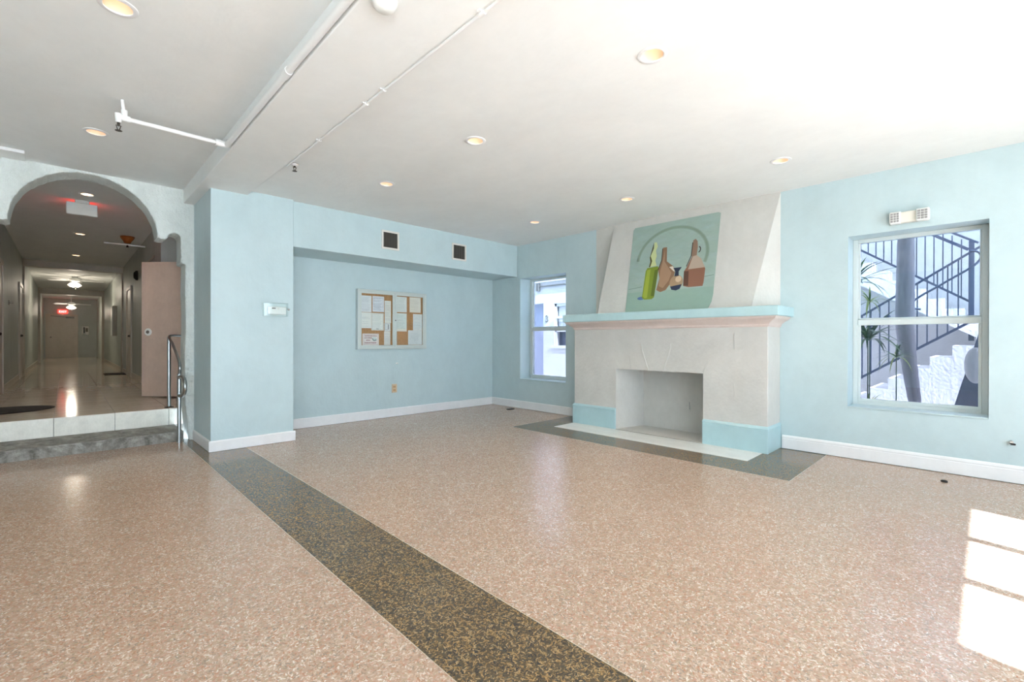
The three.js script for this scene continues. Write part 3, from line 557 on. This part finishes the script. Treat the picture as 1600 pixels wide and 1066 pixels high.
// ---------------------------------------------------------------- steps and corridor
{
  const st = thing('entry_step', 'worn grey concrete step in front of the arch', 'step', V(0.17, 0, -6.8));
  st.part('tread', rbox(-0.66, 1.0, 0.095, 0.119, -7.2, -6.60, 0.006), M.concrete);
  st.part('riser', box(-0.66, 1.0, 0, 0.096, -7.2, -6.615), M.concrete);
  const fl = structGroup('floor_corridor', 'raised tiled corridor floor with a white tiled riser', 'floor');
  fl.part('slab', box(-0.9, 1.7, -0.12, YH - 0.012, ZEND, -7.2), M.concrete);
  const s = 0.515, gap = 0.004, x00 = -0.096 - 2 * s, tops = [0, 1].map(() => metric(new RoundedBoxGeometry(s - gap, 0.012, s - gap, 1, 0.002)));
  for (let i = 0; i < 5; i++) for (let k = 0; k < 19; k++) {
    const xa = x00 + i * s, m = raw('floor_tile', tops[(i + k) % 2], (i * 3 + k * 5) % 4 ? M.tile : M.tileB, fl);
    m.position.set(xa + s / 2, YH - 0.006, -7.2 - s * (k + 0.5));
  }
  fl.part('far_floor', box(x00, x00 + 5 * s, YH - 0.012, YH, ZEND, -7.2 - 19 * s), M.tile);
  for (let i = 0; i < 5; i++) { const xa = x00 + i * s; if (xa > 1.1 ) continue; fl.part('riser_tile', rbox(xa + 0.002, xa + s - 0.002, 0.12, YH - 0.002, -7.21, -7.185, 0.003), M.riser); }
}
struct('wall_corridor_left', 'grey left wall of the corridor', box(-0.9, -0.74, 0, 3.3, ZEND, ZA2), M.hall);
struct('wall_corridor_right', 'grey right wall of the corridor', box(1.1, 1.26, 0, 3.3, ZEND, -9.25), M.hall);
struct('wall_corridor_niche', 'grey wall beside the opened corridor door', join(box(1.5, 1.66, 0, 3.3, -9.25, ZA2), box(1.26, 1.66, 0, 3.3, -9.4, -9.25)), M.hall);
struct('wall_corridor_end', 'grey end wall of the corridor', box(-0.9, 1.26, 0, 3.3, ZEND - 0.15, ZEND), M.hall);
struct('ceiling_corridor', 'grey corridor ceiling', plate(-0.9, 1.7, ZEND, ZA2, YHC, YHC + 0.15, HALLLIGHTS.map(([x, z]) => [x, z, 0.066])), M.ceil, 'ceiling');
struct('roof', 'flat roof slab above the corridor', box(-0.95, 1.75, 3.3, 3.5, ZEND - 0.15, ZA2), M.stucco, 'roof');
for (const [z, w, y, lab] of [[-16, 0.035, 2.95, 'pale cased opening half way down the corridor'], [-24.5, 0.07, 2.9, 'pale cased opening in front of the far corridor door']]) {
  const t = structGroup('trim', lab, 'trim');
  t.part('jamb', rbox(-0.745, -0.74 + w, YH, y, z - 0.2, z, 0.008), M.hallTrim); t.part('jamb', rbox(1.1 - w, 1.105, YH, y, z - 0.2, z, 0.008), M.hallTrim);
  t.part('header', rbox(-0.745, 1.105, y, YHC, z - 0.2, z, 0.008), M.hallTrim);
}
struct('baseboard_corridor', 'pale baseboards along the corridor', join(box(-0.74, -0.725, YH, YH + 0.11, -24.4, ZA2), box(1.085, 1.1, YH, YH + 0.11, -24.4, -9.25)), M.hallTrim, 'baseboard');
HALLLIGHTS.forEach(([x, z], i) => downlight(['recessed light in the corridor above the blank exit sign', 'second recessed light of the corridor, beyond the exit sign', 'recessed light of the corridor before the first cased opening'][i], x, z, YHC, M.lampHall, 0.4, 'recessed lights in the corridor', 0.044));
{ // exit sign seen from its blank back
  const t = thing('exit_sign', 'white exit sign seen from its blank back under the corridor ceiling', 'exit sign', V(0.167, 2.9, -8.72));
  t.part('housing', rbox(0.003, 0.325, 2.915, 3.085, -8.75, -8.715, 0.016, 3), M.plastic);
  t.part('canopy', rbox(0.09, 0.24, 3.08, YHC, -8.76, -8.705, 0.006), M.plastic);
  t.part('red_face', rbox(0.012, 0.316, 2.925, 3.075, -8.757, -8.749, 0.004), M.red);
  const l = new THREE.PointLight(0xff4030, 0.012, 0, 2); l.position.set(0, 0.1, -0.09); l.castShadow = true; t.add(l);
}
{ // smoke head with strobe
  const t = thing('ceiling_detector', 'orange ceiling detector hanging above a thin pipe in the corridor', 'detector', V(0.83, YHC, -11.2));
  t.part('detector_body', lathe([[0, 0], [0.11, 0], [0.1, -0.03], [0.06, -0.09], [0.05, -0.12], [0, -0.125]]).translate(0.83, YHC, -11.2), M.orange);
  t.part('cross_pipe', rod(V(0.5, YHC - 0.155, -11.2), V(1.09, YHC - 0.155, -11.2), 0.014), M.pipe);
  t.part('nozzle', rod(V(0.83, YHC - 0.16, -11.2), V(0.83, YHC - 0.2, -11.2), 0.014, 0.02), M.black);
}
function ceilingFan(label, x, y, z, turn, blade) {
  const t = thing('ceiling_fan', label, 'ceiling fan', V(x, y, z));
  t.part('downrod', rod(V(x, y + 0.1, z), V(x, YHC, z), 0.014), M.plastic);
  t.part('canopy', lathe([[0, 0], [0.07, 0], [0.06, -0.04], [0.02, -0.06], [0, -0.06]]).translate(x, YHC, z), M.plastic);
  t.part('motor', lathe([[0, 0.11], [0.06, 0.11], [0.11, 0.08], [0.125, 0.03], [0.1, -0.01], [0, -0.02]]).translate(x, y, z), M.plastic);
  for (let i = 0; i < 5; i++) {
    const a = turn + (i / 5) * Math.PI * 2;
    const g = join(rbox(0.2, blade, -0.004, 0.004, -0.062, 0.062, 0.003, 1), rbox(0.1, 0.24, -0.006, 0.006, -0.02, 0.02, 0.003, 1)).rotateX(0.2).rotateY(a).translate(x, y + 0.03, z);
    t.part('blade', g, M.trim);
  }
  t.part('lamp_fitter', lathe([[0, 0], [0.06, 0], [0.05, -0.05], [0, -0.055]]).translate(x, y - 0.015, z), M.chrome);
  for (let i = 0; i < 4; i++) {
    const a = 0.5 + i * Math.PI / 2, g = lathe([[0.02, 0], [0.035, -0.02], [0.055, -0.07], [0.065, -0.115], [0.0, -0.1]], 18).rotateX(0.55).rotateY(a).translate(x + Math.sin(-a) * -0.06 * -1, y - 0.05, z + Math.cos(a) * -0.06);
    t.part('lamp_shade', g, M.lampFan);
  }
  t.part('pull_chain', rod(V(x + 0.02, y - 0.06, z), V(x + 0.02, y - 0.24, z), 0.002), M.chrome);
  const l = new THREE.PointLight(0xfff0dc, 0.3, 0, 2); l.position.set(0, -0.24, 0); l.shadow.radius = 7; l.castShadow = true; t.add(l);
}
ceilingFan('white ceiling fan with lit lamps between the two cased openings', 0.2, 2.98, -19.5, 0.1, 0.66);
ceilingFan('white ceiling fan with lit lamps beyond the second cased opening', 0.17, 2.66, -27, 0.06, 0.62);
{ // door at the far end with its frame, exit sign and telephone
  const d = structGroup('door_2', 'beige door at the far end of the corridor', 'door'), z = ZEND;
  d.part('door_frame', join(rbox(-0.68, -0.6, YH, 2.36, z, z + 0.06, 0.005), rbox(0.35, 0.43, YH, 2.36, z, z + 0.06, 0.005), rbox(-0.68, 0.43, 2.30, 2.38, z, z + 0.06, 0.005)), M.hallTrim);
  const l = d.part('door_leaf', rbox(-0.6, 0.35, YH + 0.01, 2.30, z, z + 0.04, 0.004), M.hallTrim);
  sub(l, 'door_closer', join(rbox(0.0, 0.3, 2.2, 2.27, z + 0.04, z + 0.1, 0.006), bar(V(-0.5, 2.29, z + 0.08), V(0.1, 2.24, z + 0.08), 0.02, 0.02)), M.brass);
  sub(l, 'door_knob', lathe([[0, 0], [0.03, 0.005], [0.03, 0.03], [0.02, 0.045], [0, 0.05]], 14).rotateX(Math.PI / 2).translate(-0.5, 1.3, z + 0.04), M.brass);
  const e = thing('exit_sign', 'red lit exit sign above the far corridor door', 'exit sign', V(-0.1, 2.42, z));
  e.part('housing', rbox(-0.27, 0.07, 2.42, 2.6, z, z + 0.05, 0.008), M.red);
  const et = canvasTex(256, 128, (g, W, H) => { g.fillStyle = '#ff5a4a'; g.fillRect(0, 0, W, H); g.fillStyle = '#ffffff'; g.font = 'bold 100px sans-serif'; g.textAlign = 'center'; g.textBaseline = 'middle'; g.fillText('EXIT', W / 2, H / 2 + 4); });
  e.part('sign_face', new THREE.PlaneGeometry(0.32, 0.16).translate(-0.1, 2.51, z + 0.052), std({ color: 0x000000, emissive: 0xffffff, emissiveMap: et, emissiveIntensity: 0.22 }));
  const pl = new THREE.PointLight(0xff4030, 0.008, 0, 2); pl.position.set(0, 0.09, 0.12); pl.castShadow = true; e.add(pl);
  const p = thing('wall_telephone', 'white wall telephone beside the far corridor door', 'telephone', V(0.69, 1.42, z));
  p.part('wall_plate', rbox(0.57, 0.81, 1.42, 1.83, z, z + 0.06, 0.012), M.plastic);
  p.part('handset', tube([V(0.64, 1.78, z + 0.07), V(0.64, 1.7, z + 0.1), V(0.64, 1.58, z + 0.1), V(0.64, 1.5, z + 0.07)], 0.022, 16), M.black);
  p.part('keypad', rbox(0.69, 0.78, 1.56, 1.74, z + 0.055, z + 0.068, 0.004), M.grille);
}
// corridor side doors and fittings
function sideDoor(label, x, z0, z1, out) {
  const d = structGroup('door', label, 'door'), top = YH + 2.05, s = out;
  const bx = (a, b, c, e, f, g) => rbox(Math.min(x + a * s, x + b * s), Math.max(x + a * s, x + b * s), c, e, f, g, 0.004);
  d.part('door_frame', join(bx(-0.01, 0.03, YH, top + 0.07, z0 - 0.07, z0), bx(-0.01, 0.03, YH, top + 0.07, z1, z1 + 0.07), bx(-0.01, 0.03, top, top + 0.07, z0, z1)), M.hallTrim);
  const l = d.part('door_leaf', bx(-0.01, 0.014, YH + 0.01, top, z0, z1), M.hallTrim);
  sub(l, 'door_knob', lathe([[0, 0], [0.028, 0.004], [0.028, 0.02], [0.02, 0.05], [0, 0.055]], 14).rotateZ(-Math.PI / 2 * s).translate(x + 0.014 * s, YH + 0.95, z1 - 0.07), M.brass);
}
sideDoor('pale door in the left corridor wall before the first opening', -0.74, -15.6, -14.7, 1);
sideDoor('pale door in the left corridor wall near the arch', -0.74, -10.9, -10.0, 1);
sideDoor('pale door in the right corridor wall before the first opening', 1.1, -14.7, -13.8, -1);
{
  const s = thing('wall_sconce', 'small chrome bracket on the left corridor wall', 'bracket', V(-0.74, 1.85, -12.3));
  s.part('plate', lathe([[0, 0], [0.05, 0], [0.045, 0.012], [0, 0.015]]).rotateZ(-Math.PI / 2).translate(-0.74, 1.86, -12.3), M.chrome);
  s.part('knob', rod(V(-0.73, 1.86, -12.3), V(-0.68, 1.86, -12.3), 0.018), M.chrome);
  const b = thing('alarm_bell', 'black round alarm bell on the right corridor wall', 'bell', V(1.1, 2.5, -12.6));
  b.part('gong', lathe([[0, 0.07], [0.06, 0.065], [0.1, 0.03], [0.105, 0]]).rotateZ(Math.PI / 2).translate(1.1, 2.56, -12.6), M.black);
  b.part('bracket', rbox(1.06, 1.1, 2.52, 2.6, -12.64, -12.56, 0.004), M.black);
  const c = thing('cabinet_box', 'pale narrow cabinet on the right corridor wall', 'cabinet', V(1.1, 1.3, -18.3));
  c.part('body', rbox(1.0, 1.1, 1.3, 2.2, -18.6, -18.1, 0.006), M.hallTrim); c.part('door', rbox(0.99, 1.002, 1.32, 2.18, -18.58, -18.12, 0.003), M.plastic);
  const r = thing('wall_rail', 'pale rail sloping along the corridor wall above the opened door', 'rail', V(1.1, 2.4, -10));
  r.part('bar', bar(V(1.085, 2.62, -11.7), V(1.085, 2.62, -9.9), 0.02, 0.03), M.hallTrim);
  r.part('bracket', box(1.08, 1.1, 2.6, 2.64, -10.9, -10.86), M.hallTrim);
}
single('door_mat', 'flat black mat at the foot of the right corridor wall', 'mat', rbox(0.68, 1.08, YH, YH + 0.012, -15.6, -14.9, 0.004), M.mat);
{
  const g = lathe([[0, 0], [0.62, 0], [0.63, 0.005], [0.61, 0.012], [0, 0.012]], 48).scale(1, 1, 0.62).rotateY(0.15).translate(-0.72, YH, -8.28);
  const p = g.attributes.position; for (let i = 0; i < p.count; i++) if (p.getX(i) < -0.735) p.setX(i, -0.735);
  single('oval_mat', 'dark oval mat on the corridor tiles just behind the arch', 'mat', metric(g), M.mat);
}
{ // opened corridor door
  const a = V(1.46, 0, -8.2), dir = V(0.83 - 1.46, 0, -8.83 + 8.2).normalize(), L = 0.89, ang = Math.atan2(-dir.z, dir.x);
  const t = thing('corridor_door', 'pinkish brown metal door standing open behind the handrail', 'door', V(a.x, YH, a.z));
  const place = (g) => g.rotateY(ang).translate(a.x, 0, a.z);
  const leaf = t.part('door_leaf', place(rbox(0, L, YH + 0.02, 2.36, -0.022, 0.022, 0.003)), M.door);
  sub(leaf, 'lock_rose', place(lathe([[0.02, 0.008], [0.05, 0.008], [0.056, 0]], 24).rotateX(-Math.PI / 2).translate(L - 0.1, 1.31, -0.022)), M.plastic);
  sub(leaf, 'lock_barrel', place(lathe([[0, 0.022], [0.018, 0.02], [0.026, 0.006], [0.026, 0]], 20).rotateX(-Math.PI / 2).translate(L - 0.1, 1.31, -0.022)), M.grille);
  sub(leaf, 'edge_strip', place(rbox(L - 0.004, L + 0.003, YH + 0.03, 2.35, -0.018, 0.018, 0.001)), M.brass);
  for (const y of [0.55, 1.3, 2.1]) t.part('hinge', place(rod(V(0, y - 0.05, 0), V(0, y + 0.05, 0), 0.01)), M.steel);
}
{ // handrail
  const t = thing('handrail', 'bent steel pipe handrail beside the corridor steps', 'handrail', V(0.95, 0, -6.9)), r = 0.02, x = 0.955;
  t.part('upper_post', rod(V(x, YH, -7.33), V(x, 1.235, -7.33), r, r, 16), M.steel);
  t.part('post_foot', lathe([[0, 0], [0.05, 0], [0.045, 0.008], [0.021, 0.014]]).translate(x, YH, -7.33), M.brass);
  t.part('lower_post', rod(V(x - 0.01, 0, -6.52), V(x - 0.01, 0.8, -6.52), r, r, 16), M.steel);
  t.part('rail', tube([V(x + 0.16, 1.245, -7.36), V(x + 0.03, 1.25, -7.34), V(x, 1.235, -7.3), V(x, 1.14, -7.05), V(x - 0.002, 1.02, -6.75), V(x - 0.004, 0.95, -6.58), V(x - 0.006, 0.88, -6.5), V(x - 0.008, 0.8, -6.51)], r * 0.75, 60), M.steel);
  t.part('end_loop', tube([V(x - 0.01, 0.76, -6.52), V(x - 0.006, 0.775, -6.42), V(x, 0.76, -6.3), V(x, 0.7, -6.22), V(x, 0.62, -6.23), V(x - 0.006, 0.555, -6.36), V(x - 0.01, 0.55, -6.52)], r, 40), M.steel);
}

// ---------------------------------------------------------------- courtyard seen through the windows
struct('added_eaves', 'added unseen white eaves slab shading the palm trunk and plants', box(XR + 0.35, 7.02, 3.12, 3.25, -12, 6), M.stucco, 'roof');  // unseen slab, added to keep sun off the trunk and plants
struct('courtyard_ground', 'pale paved ground round the building', join(box(XR + 0.35, 40, -0.3, -0.12, -40, 40), box(-40, XR + 0.35, -0.3, -0.12, ZF + 0.12, 40)), M.paving, 'ground');
{
  // lower flight rises towards +z beside the window; the upper flight comes back above it
  const XN = 8.3, XF = 9.5, slope = 0.64, yN = (z) => 1.53 + (z + 1.3) * 0.69;
  const st = thing('outdoor_staircase', 'white plastered switchback staircase in the courtyard', 'staircase', V(8.7, -0.12, -0.6));
  const outline = [[-2.03, -0.12]]; const run = 0.215, rise = 0.152; let z = -2.03, y = -0.232;
  while (z < 0.35) { y += rise; outline.push([z, y]); z += run; outline.push([z, y]); }
  outline.push([1.6, y], [1.6, -0.12]);
  st.part('lower_flight', slab(outline, [], 'z', 8.2, 9.3), M.stucco);
  let z2 = 0.2, y2 = 1.2; const up = [];
  while (z2 > -3) { y2 += rise * 1.05; up.push([z2, y2]); z2 -= run; up.push([z2, y2]); }
  st.part('upper_flight', slab([[1.6, 1.05], [0.2, 1.05], [-3.0, 3.1], ...up.slice().reverse(), [0.2, 1.24], [1.6, 1.24]].reverse(), [], 'z', 9.45, 10.5), M.stucco);
  const lowRail = st.part('lower_railing', join(bar(V(XN, yN(-2.2), -2.2), V(XN, 2.4, -0.05), 0.026, 0.026), tube([V(XN, 2.39, -0.06), V(XN, 2.45, 0.05), V(XN, 2.47, 0.15), V(XN, 2.47, 0.8)], 0.018, 16)), M.iron, 'dark blue iron railing of the lower flight');
  sub(lowRail, 'inner_handrail', join(tube([V(XN - 0.06, 1.62, -0.62), V(XN - 0.06, 1.64, -0.69), V(XN - 0.06, 1.72, -0.7), V(XN - 0.06, 1.95, -0.4), V(XN - 0.06, 2.18, -0.09), V(XN - 0.06, 2.26, -0.055), V(XN - 0.06, 2.32, -0.08), V(XN - 0.06, 2.34, -0.15)], 0.0135, 40), bar(V(XN - 0.06, 1.38, -1.2), V(XN - 0.06, 1.55, -0.94), 0.03, 0.03)), M.iron);
  sub(lowRail, 'bottom_rail', bar(V(XN, 0.02, -2.2), V(XN, 1.56, 0.02), 0.025, 0.03), M.iron);
  for (let k = -14; k <= 7; k++) { const q = -0.66 + k * 0.1; if (q > 0.05) break; sub(lowRail, 'baluster', box(XN - 0.007, XN + 0.007, 1.545 + (q - 0.02) * 0.7, yN(q), q - 0.007, q + 0.007), M.iron); }
  const fy = (q) => 1.77 - (q + 0.17) * 0.72;
  const upRail = st.part('upper_railing', bar(V(XF, fy(-2.6) + 0.85, -2.6), V(XF, 2.62, -0.09), 0.026, 0.028), M.iron, 'dark blue iron railing of the upper flight');
  sub(upRail, 'bottom_rail', bar(V(XF, fy(-2.6), -2.6), V(XF, fy(-0.15), -0.15), 0.025, 0.03), M.iron);
  sub(upRail, 'middle_rail', bar(V(XF - 0.05, fy(-2.4) + 0.74, -2.4), V(XF - 0.05, 2.53, -0.19), 0.035, 0.038), M.iron);
  sub(upRail, 'end_post', box(XF - 0.03, XF + 0.03, 1.2, 2.66, -0.19, -0.13), M.iron);
  for (let k = 0; k < 24; k++) { const q = -0.266 - k * 0.1; sub(upRail, 'baluster', box(XF - 0.007, XF + 0.007, fy(q), fy(q) + 0.86, q - 0.007, q + 0.007), M.iron); }
  struct('wall_courtyard', 'pale courtyard wall behind the stairs', box(10.6, 10.85, -0.12, 3.4, -4.2, 1.7), M.stucco);
  struct('wall_courtyard', 'tall white block added out of view to shade the upper stair flight', box(9.2, 12.4, -0.12, 7.0, 1.72, 5.0), M.stucco);  // added block outside the view, shades the upper flight and courtyard wall
  const ck = thing('shadow_wedge', 'grey slanting solid standing in for a cast shadow near the large window', 'wall', V(7.0, -0.12, 0.3));
  ck.part('shadow_grey', slab([[-0.39, -0.12], [1.4, -0.12], [1.4, 1.55], [0.0, 1.55]], [], 'z', 6.95, 7.1, 0.01), M.shadow_grey);  // solid grey shape standing in for a diagonal cast shadow
  const sh = new THREE.SphereGeometry(1, 24, 16).scale(0.06, 0.19, 0.085).translate(6.88, 0.94, -0.085);
  ck.part('bracket', rbox(6.9, 6.95, 0.86, 1.0, -0.16, -0.14, 0.004), M.black);
  single('shell_planter', 'pale shell shaped wall pot on the grey shadow solid', 'pot', metric(sh), M.shell);
}
{ // neighbouring wing seen through the corner window
  const x = 8.5, w = structGroup('wall_wing', 'white neighbouring wing opposite the corner window', 'wall');
  w.part('facade', slab(rect(-12, -5.0, -0.12, 5), [rect(-7.3, -6.35, 1.07, 2.08), rect(-8.7, -7.65, -0.12, 2.11)], 'z', x, x + 0.25), M.stucco);
  w.part('fascia', rbox(x - 0.05, x, 2.62, 2.8, -12, -5.0, 0.01), M.stucco);
  w.part('window_trim', join(box(x - 0.03, x, 1.0, 1.07, -7.38, -6.3), box(x + 0.02, x + 0.06, 1.07, 2.08, -7.3, -7.24), box(x + 0.02, x + 0.06, 2.02, 2.08, -7.3, -6.35), box(x + 0.01, x + 0.06, 1.72, 1.78, -7.3, -6.35), box(x + 0.02, x + 0.06, 1.4, 1.47, -7.3, -6.35)), M.trim);
  w.part('window_back', box(x + 0.2, x + 0.22, 1.0, 2.2, -7.4, -6.2), M.shadow_grey);
  w.part('blind', box(x + 0.09, x + 0.1, 1.45, 2.05, -7.24, -6.4), M.stucco);
  w.part('door_leaf', box(x + 0.18, x + 0.22, -0.12, 2.2, -8.8, -7.6), M.lilac);
  const c = thing('wall_conduit', 'grey conduit with a junction box on the white wing', 'conduit', V(x, 2.5, -7.4));
  c.part('pipe', rod(V(x - 0.03, 2.53, -7.78), V(x - 0.03, 2.53, -5.1), 0.016), M.grille); c.part('junction_box', rbox(x - 0.06, x, 2.42, 2.6, -7.86, -7.76, 0.006), M.grille);
  const b = thing('house_number', 'small grey number on the white wing beside its window', 'number', V(x, 1.63, -7.53));
  b.part('numeral', tube([V(x - 0.012, 1.78, -7.57), V(x - 0.012, 1.8, -7.53), V(x - 0.012, 1.765, -7.495), V(x - 0.012, 1.725, -7.53), V(x - 0.012, 1.685, -7.49), V(x - 0.012, 1.645, -7.53), V(x - 0.012, 1.665, -7.57)], 0.011, 40), M.grille);
}
{ // palm
  const base = V(7.2, -0.12, -0.53), t = thing('palm_tree', 'leaning grey palm trunk in front of the courtyard stairs', 'tree', base);
  const gs = new THREE.CylinderGeometry(1, 1, 1, 20, 90, true), p = gs.attributes.position;
  for (let i = 0; i < p.count; i++) {
    const v = p.getY(i) + 0.5, y = -0.12 + v * 5.4, a = Math.atan2(p.getZ(i), p.getX(i));
    const r = 0.055 + 0.036 * Math.min(1, Math.max(0, (y - 0.3) / 1.1)) - 0.01 * Math.min(1, Math.max(0, (y - 1.5) / 1.1)) + 0.002 * Math.sin(y * 62);
    const cz = -0.685 + (y < 1.45 ? 0.105 * ((1.45 - y) / 1.065) ** 1.3 : 0.01 * (y - 1.45));
    p.setXYZ(i, 7.2 + r * Math.cos(a), y, cz + r * Math.sin(a));
  }
  gs.computeVertexNormals(); t.part('trunk', gs, M.bark);
  const fr = [rod(V(0, 0, 0), V(0.9, 0.35, 0), 0.02, 0.014, 6), rod(V(0.9, 0.35, 0), V(1.9, 0.0, 0), 0.014, 0.005, 6)];
  for (let i = 0; i < 26; i++) { const u = 0.25 + 1.6 * i / 26, yy = u < 0.9 ? u * 0.39 : 0.35 - (u - 0.9) * 0.35; for (const s of [-1, 1]) { const g = new THREE.PlaneGeometry(0.5, 0.035, 2, 1).translate(0.25, 0, 0).rotateX(Math.PI / 2).rotateZ(-0.5).rotateY(-s * 1.1).translate(u, yy, 0); fr.push(g); } }
  const frond = join(fr);
  for (let i = 0; i < 12; i++) { const m = raw('frond', frond, M.leafDark, t); m.position.set(0, 5.35, -0.12); m.rotation.set(0, i * 0.53, 0.35 - (i % 3) * 0.35, 'YXZ'); }
}
// spiky plants
const leafGeos = [0, 1, 2].map((k) => {
  const L = 1, n = 8, w = 0.045, pos = [], idx = []; const droop = 0.35 + k * 0.35;
  for (let i = 0; i <= n; i++) { const u = i / n, ww = w * Math.sin(Math.PI * Math.min(1, 0.12 + u * 0.88)) ** 0.8 * (1 - u * 0.35); const x = L * u, y = 0.55 * u - droop * u * u; pos.push(x, y + ww * 0.2, -ww, x, y, 0, x, y + ww * 0.2, ww); if (i < n) { const b = i * 3; idx.push(b, b + 1, b + 3, b + 1, b + 4, b + 3, b + 1, b + 2, b + 4, b + 2, b + 5, b + 4); } }
  const g = new THREE.BufferGeometry(); g.setAttribute('position', new THREE.Float32BufferAttribute(pos, 3)); g.setIndex(idx); g.computeVertexNormals(); return g;
});
function spiky(label, x, y, z, size, count, mats, ground) {
  const t = thing('spiky_plant', label, 'plant', V(x, ground, z));
  t.part('stem', rod(V(x, ground, z), V(x, y, z), 0.007, 0.005, 8), M.leafDark);
  for (let i = 0; i < count; i++) {
    const m = raw('leaf', leafGeos[i % 3], mats[i % mats.length], t);
    m.position.set(0, y - ground, 0); m.rotation.set(0, i * 2.4 + rr(-0.2, 0.2), rr(-0.35, 0.75), 'YXZ'); m.scale.setScalar(size * rr(0.75, 1.1));
  }
}
spiky('tall dark spiky plant beside the window frame', 6.75, 1.88, -1.1, 0.46, 36, [M.leaf, M.leafDark, M.leaf], -0.12);
spiky('small yellow green spiky plant by the upper stair rail', 7.0, 1.66, -0.99, 0.26, 26, [M.leafPale, M.leaf, M.leafPale], -0.12);
spiky('shaded spiky plant in front of the stair balusters', 6.6, 1.2, -0.95, 0.46, 40, [M.leafDark, M.leafDark, M.leaf], -0.12);
spiky('spiky plant with narrow leaves beside the palm trunk', 7.0, 1.0, -0.74, 0.27, 26, [M.leaf, M.leafDark, M.leafPale], -0.12);
spiky('low pale spiky plant at the window sill', 6.5, 0.46, -0.93, 0.22, 24, [M.leafPale, M.leaf], -0.12);

renderer.render(scene, camera);
